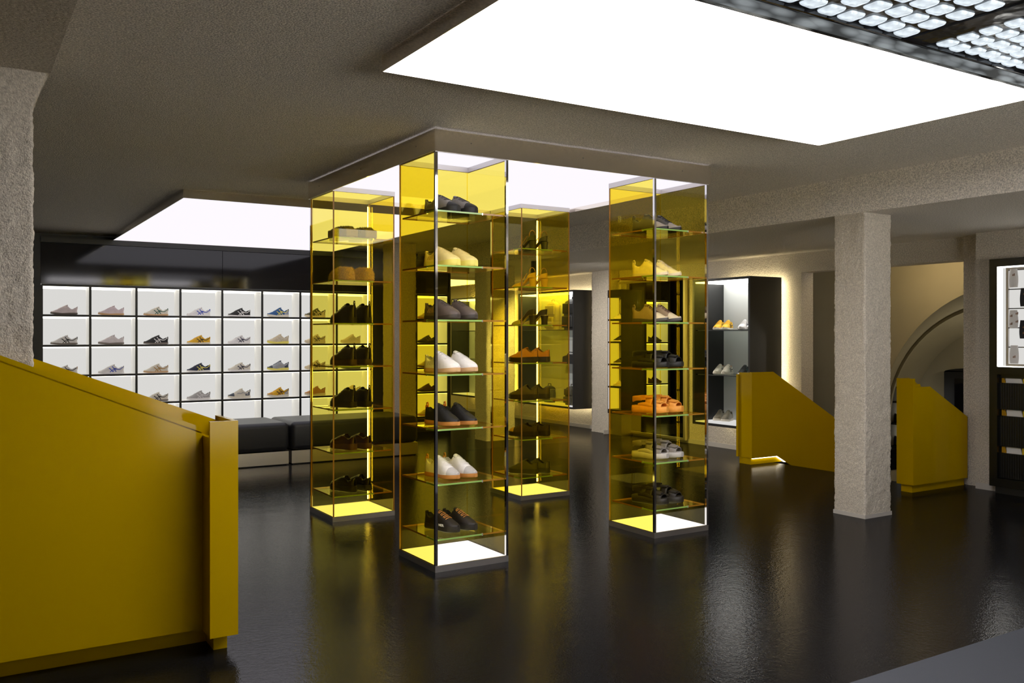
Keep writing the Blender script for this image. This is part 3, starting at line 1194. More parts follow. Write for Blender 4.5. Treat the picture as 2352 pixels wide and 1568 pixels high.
def add_shoe(style, name, label, cat, mats, loc, rz, group, scale=1.0, tiny=False):
    """mats: upper, lining, sole, laces, stripes, toe, heel"""
    D = sneaker_meshes(style, **LASTS[style])
    t = thing(name, label, cat, loc, rz, group)
    t.scale = (scale, scale, scale)
    up = mats.get('upper')
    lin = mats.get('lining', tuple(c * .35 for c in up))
    g = lambda k, d: smat(mats.get(k, d), mats.get('rough', .62))
    for part, me in D.items():
        if part == 'upper':
            mesh_obj('upper', me, t, [smat(up, mats.get('rough', .62)), smat(lin, .9)])
        elif part == 'sole':
            mesh_obj('sole', me, t, [smat(mats.get('sole', C['white']), .55, 'rubber')])
        elif part == 'laces':
            mesh_obj('laces', me, t, [g('laces', up)])
        elif part == 'tongue':
            mesh_obj('tongue', me, t, [g('tongue', up)])
        elif part.startswith('side_stripes'):
            if mats.get('stripes'):
                mesh_obj('side_stripe', me, t, [g('stripes', up)])
        elif part == 'toe_cap':
            mesh_obj('toe_cap', me, t, [g('toe', up)])
        elif part in ('heel_counter',):
            mesh_obj('heel_counter', me, t, [g('counter', mats.get('heel', up))])
        elif part in ('heel_tab', 'pull_loop'):
            mesh_obj(part, me, t, [g('heel', up)])
    return t


# ---- open shoes: sandals, clogs, slingbacks, pumps, furry slippers


def finish(D):
    for me in D.values():
        while len(me.materials) < 2:
            me.materials.append(MAT['white_paint'])
    return D


def band(mb, last, t, width, a_lo=.0, lift=.0, thick=.004, hk=1.0):
    """a strap arching across the foot at station t"""
    rows = []
    for q in range(5):
        tt = t + (q / 4 - .5) * width
        w = last.w(min(.97, max(.03, tt)))
        so = last.so(tt)
        hh = (last.h(tt) - so) * hk + lift
        bulge = math.sin(PI * q / 4) * .003
        row = []
        for k in range(11):
            th = PI * k / 10
            row.append((last.x(tt), (w + .002) * math.copysign(abs(math.cos(th)) ** .75, math.cos(th)), so - .004 + (hh + .004 + bulge) * abs(math.sin(th)) ** .8))
        rows.append(row)
    inner = [[(p[0], p[1] * .94, p[2] - thick) for p in r] for r in rows]
    mb.grid([inner[0]] + rows + [inner[-1]], 0)
    mb.grid([r for r in reversed(inner)], 0)


def sandal_meshes(key, chunky):
    if key in MESH:
        return MESH[key]
    D = {}
    last = Last(L=.285, wk=1.14, sole_h=.050 if chunky else .042, sole_t=.040 if chunky else .034, spring=.010, heel=.085, dip=.075, throat=.120, vamp=.100, toe=.078)
    mb = MB()
    rows = []
    for t in T_ST:
        w = last.w(t) + .006
        z0, z1 = last.bo(t), last.so(t) + .006 * math.sin(3 * t)
        x = last.x(t) * 1.02
        rows.append([(x, w * .85, z0), (x, w, z0 + .007), (x, w + .002, (z0 + z1) / 2), (x, w - .002, z1 - .002), (x, w * .8, z1), (x, -w * .8, z1), (x, -w + .002, z1 - .002),
                     (x, -w - .002, (z0 + z1) / 2), (x, -w, z0 + .007), (x, -w * .85, z0)])
    mb.grid(rows, 0, close=True)
    mb.fan(rows[0], 0, True)
    mb.fan(rows[-1], 0)
    D['sole'] = mb.mesh('sole', 1, True)
    for nm, t, wd, hk in (('toe_strap', .80, .20, .95), ('instep_strap', .53, .20, 1.0)):
        mb = MB()
        band(mb, last, t, wd, hk=hk)
        D[nm] = mb.mesh(nm, 1, True)
        mb = MB()
        # the pull tab lying over the strap
        w = last.w(t)
        z = last.h(t) * hk + .002
        mb.rbox(last.x(t) - .030, last.x(t) + .030, -w * .95, -w * .1, z - .010, z + .004, .003, n=2)
        D[nm + '_tab'] = mb.mesh('strap_tab', 1, True)
    mb = MB()
    # heel strap: band round the back of the heel
    rows = []
    for z, o in ((.072, .0), (.084, .004), (.098, .003), (.108, .0)):
        rows.append([(last.x(.33) - (last.x(.33) - last.x(.0) + .006) * math.sin(PI * k / 14), (.040 + o) * math.cos(PI * k / 14), z + (.016 * abs(math.cos(PI * k / 14)))) for k in range(15)])
    rows2 = [[(p[0] * 1.0 + .004 * math.sin(PI * k / 14), p[1] * .9, p[2]) for k, p in enumerate(r)] for r in reversed(rows)]
    mb.grid(rows + rows2, 0)
    D['heel_strap'] = mb.mesh('heel_strap', 1, True)
    mb = MB()
    for sd in (1, -1):
        rows = []
        for k in range(6):
            t = .22 + .5 * k / 5
            rows.append([(last.x(t), sd * (last.w(t) + .001), last.so(t) - .002), (last.x(t), sd * (last.w(t) + .003), last.so(t) + .018 + .016 * math.sin(PI * k / 5)), (last.x(t), sd * (last.w(t) - .003), last.so(t) + .018 + .016 * math.sin(PI * k / 5)), (last.x(t), sd * (last.w(t) - .005), last.so(t) - .002)])
        mb.grid(rows, 0, close=True)
    D['side_wall'] = mb.mesh('side_wall', 1, True)
    MESH[key] = finish(D)
    return D


def add_sandal(style, label, sole_c, strap_c, loc, rz, group):
    D = sandal_meshes(style, style == 'sandal_chunky')
    t = thing('sandal', label, 'sandal', loc, rz, group)
    for part, me in D.items():
        mesh_obj('strap_tab' if part.endswith('_tab') else part, me, t, [smat(sole_c if part in ('sole', 'side_wall') else strap_c, .6), smat(sole_c, .6)])
    return t


def heel_meshes(key, kind):
    """kind 'sling': block heel, open back with strap; 'pump': closed pointed court shoe"""
    if key in MESH:
        return MESH[key]
    D = {}
    Ln, H = .235, .085
    N = 22

    def zfoot(t):    # height of the insole along the length (0 heel, 1 toe)
        s = min(1, max(0, (t - .18) / .50))
        return H * (1 - (3 * s * s - 2 * s ** 3)) + .006

    def wid(t):
        return float(np.interp(t, [0, .05, .2, .42, .70, .84, .94, 1], [.008, .024, .030, .024, .037, .030, .016, .001]))
    X = lambda t: (t - .5) * Ln
    mb = MB()
    rows = []
    for k in range(N + 1):
        t = k / N
        w, z = wid(t), zfoot(t)
        rows.append([(X(t), w, z), (X(t), w * .9, z - .006), (X(t), -w * .9, z - .006), (X(t), -w, z), (X(t), 0, z + .002)])
    mb.grid(rows, 0, close=True)
    mb.fan(rows[0], 0, True)
    mb.fan(rows[-1], 0)
    D['sole'] = mb.mesh('sole', 1, True)
    sharp_edges(D['sole'], 40)
    # heel block
    mb = MB()
    rows = []
    for z, k in ((0, .80), (.02, .80), (.05, .86), (H - .004, 1.0)):
        rows.append([(X(.12) + (.036 * math.cos(a)) * k, .029 * math.sin(a) * k, z) for a in [2 * PI * q / 16 for q in range(16)]])
    mb.grid(rows, 0, close=True)
    mb.fan(rows[0], 0, True)
    mb.fan(rows[-1], 0)
    D['heel'] = mb.mesh('heel', 1, True)
    # toe box
    mb = MB()
    rows = []
    for k in range(12):
        t = .56 + .44 * k / 11
        w, z = wid(t), zfoot(t)
        hh = float(np.interp(t, [.56, .7, .85, .95, 1], [.040, .038, .028, .016, .003]))
        rows.append([(X(t), (w + .0015) * math.copysign(abs(math.cos(PI * q / 10)) ** .8, math.cos(PI * q / 10)), z - .004 + (hh + .004) * abs(math.sin(PI * q / 10)) ** .8) for q in range(11)])
    mb.grid(rows, 0)
    D['upper'] = mb.mesh('upper', 1, True)
    # counter round the heel
    mb = MB()
    top = .052 if kind == 'pump' else .046
    rows = []
    tmax = .60 if kind == 'pump' else .30
    for sd_ in (0,):
        path = [(tmax * (1 - k / 8), 1) for k in range(9)] + [(tmax * k / 8, -1) for k in range(1, 9)]
        for a in (0, .33, .66, 1.0):
            row = []
            for (t, sd) in path:
                hgt = top * (1 - .45 * (t / tmax) ** 1.2)
                row.append((X(t) - (.004 * a if t < .1 else 0), sd * (wid(t) + .001 - .004 * a), zfoot(t) - .004 + hgt * a))
            rows.append(row)
    mb.grid(rows, 0)
    inner = [[(p[0] + .002, p[1] * .93, p[2]) for p in r] for r in reversed(rows)]
    mb.grid([rows[-1]] + inner, 1)
    D['counter'] = mb.mesh('counter', 2, True)
    if kind == 'sling':
        mb = MB()
        mb.tube([(X(.30) + .035 * (1 - math.cos(a)) * -.5 - .02, .028 * math.cos(a), zfoot(.2) + .03 + .055 * math.sin(a)) for a in [PI * q / 14 for q in range(15)]], .0032, 6)
        D['strap'] = mb.mesh('strap', 1, True)
        mb = MB()
        for sd in (1, -1):
            mb.tube([(X(.62), sd * .030, zfoot(.62) + .02), (X(.45), sd * .026, zfoot(.45) + .035), (X(.30), sd * .028, zfoot(.3) + .045)], .003, 6)
        D['side_strap'] = mb.mesh('side_strap', 1, True)
    MESH[key] = finish(D)
    return D


def add_heel(kind, label, mats, loc, rz, group):
    D = heel_meshes('heel_' + kind, kind)
    t = thing('slingback_shoe' if kind == 'sling' else 'court_shoe', label, 'shoe', loc, rz, group)
    for part, me in D.items():
        c = mats['strap'] if 'strap' in part else (mats.get('counter', mats['upper']) if part in ('counter', 'heel') else mats['upper'])
        mesh_obj(part, me, t, [smat(c, .5), smat(mats.get('lining', C['beige']), .7)])
    return t


def fur_meshes(key, platform):
    if key in MESH:
        return MESH[key]
    D = {}
    rr = random.Random(11 if platform else 5)
    Lf, Wf = .27, .066
    # sole
    mb = MB()
    hs = .060 if platform else .020
    rows = []
    for z, k in ((0, .96), (.003, 1), (hs - .003, 1), (hs, .97)):
        rows.append([((Lf / 2) * k * math.copysign(abs(math.cos(a)) ** .6, math.cos(a)), .055 * k * math.copysign(abs(math.sin(a)) ** .7, math.sin(a)), z) for a in [2 * PI * q / 28 for q in range(28)]])
    mb.grid(rows, 0, close=True)
    mb.fan(rows[0], 0, True)
    mb.fan(rows[-1], 0)
    D['sole'] = mb.mesh('sole', 1, True)
    sharp_edges(D['sole'], 40)
    # furry body: rounded lump with a hollow at the heel end
    mb = MB()
    rows = []
    nrm = []
    NU, NV = 26, 14
    for i in range(NV + 1):
        ph = (PI / 2) * i / NV
        row = []
        for j in range(NU):
            a = 2 * PI * j / NU
            cx, sy = math.copysign(abs(math.cos(a)) ** .8, math.cos(a)), math.copysign(abs(math.sin(a)) ** .8, math.sin(a))
            r = math.cos(ph) ** .55
            x, y = Lf / 2 * r * cx, Wf * r * sy
            hz = .088 if not platform else .050
            z = hs * .7 + hz * math.sin(ph) ** .8 * (1.08 - .30 * x / (Lf / 2))
            d = ((x + .055) / .050) ** 2 + (y / .034) ** 2
            if d < 1 and i > NV * .4:
                z -= .045 * (1 - d) if not platform else .02 * (1 - d)
            k = 1 + .05 * noise.noise(Vector((x * 40, y * 40, z * 40)))
            row.append((x * k, y * k, z))
        rows.append(row)
    mb.grid(rows, 0, close=True)
    D['upper'] = mb.mesh('upper', 1, True)
    # fur: short tapered hairs all over
    mb = MB()
    for q in range(2600):
        i = rr.randrange(0, NV)
        j = rr.randrange(NU)
        u, v = rr.random(), rr.random()
        p = [Vector(rows[i][j]), Vector(rows[i][(j + 1) % NU]), Vector(rows[i + 1][j]), Vector(rows[i + 1][(j + 1) % NU])]
        pt = p[0] * (1 - u) * (1 - v) + p[1] * u * (1 - v) + p[2] * (1 - u) * v + p[3] * u * v
        nn = (p[1] - p[0]).cross(p[2] - p[0])
        if nn.length < 1e-9:
            nn = Vector((0, 0, 1))
        nn.normalize()
        if nn.dot(pt - Vector((0, 0, .03))) < 0:
            nn = -nn
        d = (nn + Vector((rr.uniform(-.7, .7), rr.uniform(-.7, .7), rr.uniform(-.5, .4)))).normalized()
        ln = rr.uniform(.007, .014)
        s = d.cross(Vector((rr.uniform(-1, 1), rr.uniform(-1, 1), rr.uniform(-1, 1)))).normalized() * .0011
        i0 = len(mb.v)
        tip = pt + d * ln
        mb.v += [tuple(pt - s), tuple(pt + s), tuple(tip)]
        mb.f.append((i0, i0 + 1, i0 + 2))
        mb.m.append(0)
    D['fur'] = mb.mesh('fur', 1, False)
    if platform:
        mb = MB()
        mb.rbox(-Lf / 2 - .002, Lf / 2 - .02, -.058, .058, .012, .078, .012, n=3)
        D['rand'] = mb.mesh('rand', 1, True)
    MESH[key] = finish(D)
    return D


def add_fur(platform, label, fur_c, rand_c, loc, rz, group):
    D = fur_meshes('fur%d' % platform, platform)
    t = thing('slipper', label, 'slipper', loc, rz, group)
    for part, me in D.items():
        c = rand_c if part in ('sole', 'rand') else fur_c
        o = mesh_obj(part, me, t, [smat(c, .85, 'fur' if part in ('fur', 'upper') else 'rubber'), smat(c, .85)])
        if part == 'fur':
            o['kind'] = 'stuff'
    return t


ORD = ['top', 'second', 'third', 'fourth', 'fifth', 'sixth', 'bottom']


def pair(colkey, row, fn, desc, turn=18.0, gap=.124, dx=0.0, dy=0.0):
    (x0, y0), front, cname = COLS[colkey]
    z = Z_SHELF[6 - row] + .0006
    cx, cyy = x0 + S / 2, y0 + S / 2
    if front:
        rz = math.radians(-90 + turn)       # toes to the open side
        spots = [(cx - .078 + dx, cyy - .005 + dy, 'right-foot'), (cx - .078 + gap + dx, cyy - .005 + dy, 'left-foot')]
    else:
        rz = math.radians(90 + turn)
        spots = [(cx - .078 + dx, cyy - .02 + dy, 'left-foot'), (cx - .078 + gap + dx, cyy - .02 + dy, 'right-foot')]
    for (x, y, foot) in spots:
        fn('%s %s, %s shelf of %s' % (foot, desc, ORD[row], cname), (x, y, z), rz, 'footwear in the ' + cname)


def sn(style, cat='sneaker', **m):
    name = {'boot': 'boot', 'derby': 'derby_shoe'}.get(style, 'sneaker')
    return lambda label, loc, rz, group: add_shoe(style, name, label, {'boot': 'boot', 'derby': 'shoe'}.get(style, 'sneaker'), m, loc, rz, group)


def sd(style, sole, strap):
    return lambda label, loc, rz, group: add_sandal(style, label, sole, strap, loc, rz, group)


# front column
pair('F', 0, sn('trainer', upper=C['grey'], sole=C['black'], stripes=C['black'], toe=C['black'], laces=C['dgrey']), 'grey sneaker with black toe and sole')
pair('F', 1, sn('trainer', upper=C['yellowcream'], sole=C['lemon'], stripes=C['gold'], toe=C['yellowcream'], laces=C['yellowcream']), 'pale yellow chunky sneaker')
pair('F', 2, sn('suede', upper=srgb(96, 84, 80), sole=srgb(60, 52, 46), stripes=C['gumlight'], laces=srgb(70, 60, 58)), 'dark taupe suede sneaker')
pair('F', 3, sn('suede', upper=C['white'], sole=C['gumlight'], stripes=C['lgrey'], laces=C['white']), 'white leather sneaker with marked side')
pair('F', 4, sn('court', upper=C['black'], sole=C['gum'], heel=C['orange'], toe=C['black'], laces=C['black'], lining=C['black']), 'black sneaker with gum sole and orange loop')
pair('F', 5, sn('court', upper=C['white'], sole=C['gum'], heel=C['mustard'], toe=C['lgrey'], laces=C['white'], lining=C['lgrey']), 'white sneaker with gum sole and amber loop')
pair('F', 6, sn('deck', upper=srgb(34, 28, 24), sole=srgb(40, 36, 33), laces=C['gum'], lining=C['black']), 'black sneaker with brown laces')
# pillar-side column
pair('R', 0, sn('sleek', upper=C['dgrey'], sole=C['black'], toe=C['warmgrey'], laces=C['black']), 'charcoal sneaker with grey toe')
pair('R', 1, sn('sleek', upper=C['yellowcream'], sole=C['cream'], toe=C['yellowcream'], laces=C['cream']), 'plain cream sneaker')
pair('R', 2, sn('sleek', upper=C['taupe'], sole=C['dgrey'], toe=C['beige'], laces=C['brown']), 'taupe sneaker with beige toe')
pair('R', 3, sd('sandal', C['black'], C['black']), 'black two-strap sandal', gap=.142)
pair('R', 4, sd('sandal_chunky', C['orangetan'], C['orangetan']), 'orange two-strap clog sandal', gap=.142)
pair('R', 5, sd('sandal', C['lgrey'], C['grey']), 'grey two-strap sandal', gap=.142)
pair('R', 6, sd('sandal_chunky', srgb(32, 27, 22), srgb(36, 30, 26)), 'black chunky sandal', gap=.142)
# bench-side column
pair('L', 0, lambda l, p, r, g: add_fur(True, l, srgb(96, 86, 46), srgb(138, 124, 114), p, r, g), 'slipper of dark fur on a thick grey platform', turn=14, gap=.160, dx=-.012)
pair('L', 1, lambda l, p, r, g: add_fur(False, l, srgb(206, 176, 104), srgb(170, 130, 70), p, r, g), 'fluffy honey-coloured fur slipper', turn=14, gap=.160, dx=-.012)
pair('L', 2, sn('boot', upper=C['black'], sole=C['black'], laces=srgb(60, 58, 56), rough=.3), 'black lace-up ankle boot with heel loop')
pair('L', 3, sn('boot', upper=srgb(36, 32, 28), sole=srgb(70, 52, 36), laces=srgb(40, 38, 36), rough=.25), 'black lace-up ankle boot on brown sole')
pair('L', 4, sn('boot', upper=C['black'], sole=srgb(34, 30, 26), laces=C['black'], heel=C['black'], rough=.25), 'all-black cropped boot')
pair('L', 5, sn('derby', upper=srgb(62, 36, 22), sole=srgb(90, 60, 40), laces=C['brown'], toe=srgb(90, 72, 50), rough=.2), 'dark brown lace shoe on thick sole')
pair('L', 6, sn('derby', upper=C['black'], sole=srgb(30, 28, 25), laces=C['black'], rough=.2), 'glossy black lace shoe on thick sole')
# rear column
pair('M', 0, lambda l, p, r, g: add_heel('sling', l, dict(upper=srgb(60, 62, 36), strap=C['gold']), p, r, g), 'dark olive slingback with gold strap', turn=32)
pair('M', 1, lambda l, p, r, g: add_heel('sling', l, dict(upper=srgb(240, 200, 110), strap=srgb(230, 180, 60)), p, r, g), 'pale yellow slingback', turn=32)
pair('M', 2, lambda l, p, r, g: add_heel('pump', l, dict(upper=srgb(200, 190, 150), counter=srgb(52, 44, 30)), p, r, g), 'pointed dark court shoe with pale toe', turn=32)
pair('M', 3, sn('platformshoe', upper=srgb(214, 150, 84), sole=srgb(50, 42, 34), laces=srgb(214, 150, 84)), 'tan sneaker on a black sole', turn=32)
pair('M', 4, sn('platformshoe', upper=srgb(92, 84, 60), sole=srgb(50, 44, 34), laces=srgb(92, 84, 60)), 'dull olive sneaker', turn=32)
pair('M', 5, sn('derby', upper=srgb(66, 54, 38), sole=srgb(44, 36, 28), laces=srgb(80, 66, 40), toe=srgb(224, 180, 110)), 'dark brown shoe with pale toe', turn=32)
pair('M', 6, sn('platformshoe', upper=srgb(84, 84, 46), sole=srgb(60, 60, 36), laces=srgb(84, 84, 46)), 'moss-green low sneaker', turn=32)

# white lettering on the outer side of the two black sneakers on the lowest shelf of the front column
for o in [q for q in COL.objects if q.get('label', '').startswith('right-foot black sneaker with brown laces')]:
    text_mesh('lettering', 'NER', .022, 'white_paint', o, (.040, -.0515, .034), (PI / 2 + .10, 0, .04))

# ------------------------------------------------------------------ wall of lit shoe cells
CELLX0, PITCH, NCOL = 0.877, 0.5185, 8
ZT = 2.003
RP = 0.358
YF = 11.8
BAR = 0.026


def cell_wall(label, x0, ncol, xl, xr, grp_y=YF, panels=True):
    """black frame with white backlit cells; returns the thing"""
    t = thing('shoe_shelving', label, 'shelving', (x0, grp_y, 0))
    W = ncol * PITCH
    D_ = 0.335
    # back light and cell linings
    MB().box(0.0, W, D_, D_ + 0.012, 0.213, ZT).build('back_light', 'cell_back', t)
    for r in range(6):
        z = ZT - RP * r
        # shelf: black lip, white inside
        m = MB()
        m.box(-.0, W, 0.0, 0.012, z - BAR / 2, z + BAR / 2, 1)
        m.box(0.0, W, 0.0121, D_ - .001, z - BAR / 2, z + BAR / 2, 0)
        m.build('shelf', ['cell_white', 'black_matt'], t)
        if r < 5:
            for c in range(ncol):
                for (ya, yb, hh) in ((D_ - .03, D_ - .004, .016), (.014, .034, .006)):  # back strip, then a front one added behind the lip to light the shoes
                    MB().box(c * PITCH + BAR / 2 + .002, (c + 1) * PITCH - BAR / 2 - .002, ya, yb, z - BAR / 2 - hh, z - BAR / 2 - .0004).build('light_strip', 'cell_line', t)
    for c in range(ncol + 1):
        x = c * PITCH
        m = MB()
        m.box(x - BAR / 2, x + BAR / 2, -0.0015, 0.0105, 0.213, ZT, 1)
        m.box(x - BAR / 2 + .003, x + BAR / 2 - .003, 0.0106, D_ - .001, 0.213, ZT, 0)
        m.build('divider', ['cell_white', 'black_matt'], t)
    # surround
    m = MB()
    m.box(-xl, -BAR / 2 - .0002, -0.004, 0.35, 0.0, 2.60)
    m.box(W + BAR / 2 + .0002, W + xr, -0.004, 0.35, 0.0, 2.60)
    m.box(-xl, W + xr, 0.0, 0.35, 0.0, 0.19)
    m.build('surround', 'black_matt', t)
    if panels:
        n = max(1, ncol // 4)
        wp = W / n
        for k in range(n):
            MB().box(k * wp + .003 - (BAR / 2 if k == 0 else 0), (k + 1) * wp - .003, -0.006, 0.3, ZT + BAR / 2 + .004, 2.50).build('gloss_panel', 'black_gloss', t)
        MB().box(-.012, W, -0.03, 0.3, 2.503, 2.566).build('head_trim', 'black_matt', t)
    return t


cell_wall('long black shoe wall with backlit white cells behind the bench', CELLX0, NCOL, 0.14, 0.40)
cell_wall('narrow backlit shoe tower in black frame behind the stuccoed pier', 5.727, 1, 0.03, 0.04, panels=True)

ROWN = ['top row', 'second row', 'third row', 'fourth row']


def wall_shoe(c, r, style, desc, **m):
    x = CELLX0 + PITCH * (c + .475)
    z = ZT - RP * (r + 1) + BAR / 2 + .0006
    add_shoe(style, 'sneaker', desc + ', %s of shoe wall' % ROWN[r], 'sneaker', m, (x, YF + .115, z), PI, 'sneakers in the white wall cells')


W_ = wall_shoe
W_(0, 0, 'plain', 'pale pink sneaker with dark sole', upper=C['pink'], sole=srgb(88, 78, 70))
W_(1, 0, 'plain', 'pale pink sneaker with gum sole', upper=srgb(222, 204, 208), sole=C['gumlight'])
W_(2, 0, 'slim', 'cream sneaker with green stripes and gum sole', upper=C['offwhite'], sole=C['gumlight'], stripes=C['green'], heel=C['green'])
W_(3, 0, 'slim', 'white sneaker with blue and red stripes', upper=C['white'], sole=C['white'], stripes=C['blue'], heel=C['blue'])
W_(4, 0, 'slim', 'black sneaker with white stripes and white sole', upper=C['black'], sole=C['white'], stripes=C['white'], heel=C['white'])
W_(5, 0, 'jogger', 'blue sneaker with yellow stripes', upper=C['royal'], sole=C['offwhite'], stripes=C['lemon'], toe=C['royal'], heel=C['navy'], counter=C['silver'])
W_(6, 0, 'jogger', 'olive sneaker with cream stripes', upper=C['olive'], sole=C['cream'], stripes=C['cream'], toe=C['olive'], heel=C['olive'], counter=C['beige'])
W_(7, 0, 'jogger', 'beige sneaker with brown stripes', upper=C['beige'], sole=C['cream'], stripes=C['brown'], toe=C['beige'])
W_(0, 1, 'slim', 'white sneaker with black stripes and grey sole', upper=C['white'], sole=C['greysole'], stripes=C['black'], heel=C['black'])
W_(1, 1, 'plain', 'plain off-white sneaker with grey sole', upper=srgb(222, 212, 212), sole=C['greysole'])
W_(2, 1, 'slim', 'black sneaker with white stripes and gum sole', upper=C['black'], sole=C['greysole'], stripes=C['white'])
W_(3, 1, 'slim', 'yellow sneaker with black stripes', upper=C['yellow'], sole=C['offwhite'], stripes=C['black'])
W_(4, 1, 'slim', 'white sneaker with navy stripes', upper=C['white'], sole=C['white'], stripes=C['navy'])
W_(5, 1, 'jogger', 'beige sneaker with cream stripes', upper=C['beige'], sole=C['lemon'], stripes=C['offwhite'], toe=C['beige'], heel=C['beige'], counter=C['beige'])
W_(6, 1, 'jogger', 'cream sneaker with grey stripes', upper=C['cream'], sole=C['beige'], stripes=C['dgrey'], toe=C['cream'])
W_(7, 1, 'jogger', 'all-cream sneaker', upper=C['cream'], sole=C['cream'], stripes=C['beige'], toe=C['cream'])
W_(0, 2, 'slim', 'white sneaker with black and gold heel stripe', upper=C['white'], sole=C['offwhite'], stripes=C['black'], heel=C['gold'])
W_(1, 2, 'slim', 'white sneaker with royal blue stripes', upper=C['white'], sole=C['white'], stripes=C['blue'])
W_(2, 2, 'slim', 'white sneaker with gold stripes and gum sole', upper=C['offwhite'], sole=C['gumlight'], stripes=C['gold'], heel=C['gold'])
W_(3, 2, 'slim', 'navy sneaker with yellow stripes', upper=C['navy'], sole=C['white'], stripes=C['lemon'], heel=C['lemon'])
W_(4, 2, 'slim', 'cream sneaker with navy stripes', upper=C['offwhite'], sole=C['white'], stripes=C['navy'], heel=C['navy'])
W_(5, 2, 'jogger', 'silver and navy sneaker with yellow midsole', upper=C['silver'], sole=C['lemon'], stripes=C['lgrey'], toe=C['slate'], heel=C['slate'], laces=C['navy'], tongue=C['navy'])
W_(6, 2, 'jogger', 'cream sneaker with black stripes', upper=C['cream'], sole=C['cream'], stripes=C['black'], toe=C['cream'])
W_(7, 2, 'jogger', 'white sneaker with black sole edge', upper=C['offwhite'], sole=C['black'], stripes=C['black'], toe=C['offwhite'])
W_(1, 3, 'slim', 'white sneaker just visible over the parapet', upper=C['offwhite'], sole=C['white'])
W_(2, 3, 'slim', 'white sneaker with black side stripe', upper=C['offwhite'], sole=C['greysole'], stripes=C['black'])
W_(3, 3, 'runner', 'grey suede sneaker with white stripes', upper=C['lgrey'], sole=C['white'], stripes=C['white'], heel=C['grey'])
W_(4, 3, 'joggerplain', 'white and slate patchwork sneaker', upper=C['offwhite'], sole=C['offwhite'], stripes=C['lgrey'], toe=C['slate'], heel=C['slate'])
W_(5, 3, 'jogger', 'amber yellow sneaker with brown stripes', upper=C['yellow'], sole=C['offwhite'], stripes=C['brown'], toe=C['mustard'], heel=C['brown'], counter=C['lgrey'])
W_(6, 3, 'joggerplain', 'plain tan running sneaker', upper=C['tan'], sole=C['beige'], toe=C['tan'], heel=C['tan'])
W_(7, 3, 'jogger', 'pale yellow running sneaker', upper=C['yellowcream'], sole=C['cream'], toe=C['yellowcream'])
for r, (st, desc, mm) in enumerate([
        ('plain', 'ruffled cream shoe', dict(upper=C['cream'], sole=C['tan'])),
        ('runner', 'dark grey sneaker', dict(upper=C['dgrey'], sole=C['black'], stripes=C['grey'])),
        ('runner', 'beige studded sneaker', dict(upper=C['beige'], sole=C['brown'], stripes=C['brown'])),
        ('plain', 'dark brown mule', dict(upper=C['brown'], sole=C['black'])),
        ('runner', 'cream sneaker with tan sole', dict(upper=C['cream'], sole=C['tan'], stripes=C['cream']))]):
    z = ZT - RP * (r + 1) + BAR / 2 + .0006
    add_shoe(st, 'sneaker', desc + ' in the narrow shoe tower', 'sneaker', mm, (5.727 + PITCH * .42, YF + .115, z), PI, 'shoes in the narrow tower')

# ------------------------------------------------------------------ bench modules
bx_ = [(-1.54, 0.01), (0.015, 1.565), (1.57, 3.115), (3.125, 4.67)]
bl = ['end bench module furthest along under the pillar', 'bench module hidden behind the yellow parapet', 'black leather bench module next to the yellow parapet', 'black leather bench module behind the bench-side glass column']
for (x0, x1), lab in list(zip(bx_, bl))[1:]:
    t = thing('bench', lab + ', on steel plinth', 'bench', ((x0 + x1) / 2, 9.95, 0), 0, 'black bench modules before the shoe wall')
    w2 = (x1 - x0) / 2
    o = MB().rbox(-w2 + .004, w2 - .004, -0.395, 0.42, 0.152, 0.462, 0.055, n=5).build('seat_cushion', 'leather_black', t, smooth=True)
    MB().box(-w2 + .012, w2 - .012, -0.38, 0.40, 0.012, 0.15).build('plinth', 'brushed', t)
    MB().box(-w2 + .03, w2 - .03, -0.36, 0.38, 0.0, 0.0115).build('foot', 'black_matt', t)

# ------------------------------------------------------------------ black wall cabinets with glass shelves


def wall_cabinet(label, xf, xb, y0, y1, z0, z1, shelves, back='grey_back'):
    t = thing('wall_cabinet', label, 'cabinet', (xb, (y0 + y1) / 2, z0))
    w, hgt, d = (y1 - y0) / 2, z1 - z0, xb - xf
    T = 0.028
    m = MB()
    m.box(-d, 0, -w, -w + T, 0, hgt)
    m.box(-d, 0, w - T, w, 0, hgt)
    m.box(-d, 0, -w + T, w - T, 0, T)
    m.box(-d, 0, -w + T, w - T, hgt - T, hgt)
    m.build('carcass', 'black_matt', t)
    MB().box(-.02, -.0005, -w + T, w - T, T, hgt - T).build('back_panel', back, t)
    MB().box(-d + .02, -.03, -w + T + .004, w - T - .004, hgt - T - .014, hgt - T - .0005).build('top_light', 'case_line', t)
    MB().box(-d + .02, -.03, -w + T + .004, w - T - .004, T + .0005, T + .010).build('floor_light', 'cell_back', t)
    for z in shelves:
        MB().box(-d + .03, -.021, -w + T, w - T, z - z0 - .010, z - z0, ms=[1, 1, 1, 1, 0, 0]).build('shelf', ['clear_glass', 'black_gloss'], t)
    # halo strip between cabinet and wall
    m = MB()
    m.box(.006, .016, -w + .03, w - .03, hgt - .04, hgt - .025)
    m.box(.006, .016, -w + .03, w - .03, .025, .04)
    m.box(.006, .016, -w + .03, -w + .045, .045, hgt - .045)
    m.box(.006, .016, w - .045, w - .03, .045, hgt - .045)
    m.build('halo_light', 'halo', t)
    return t


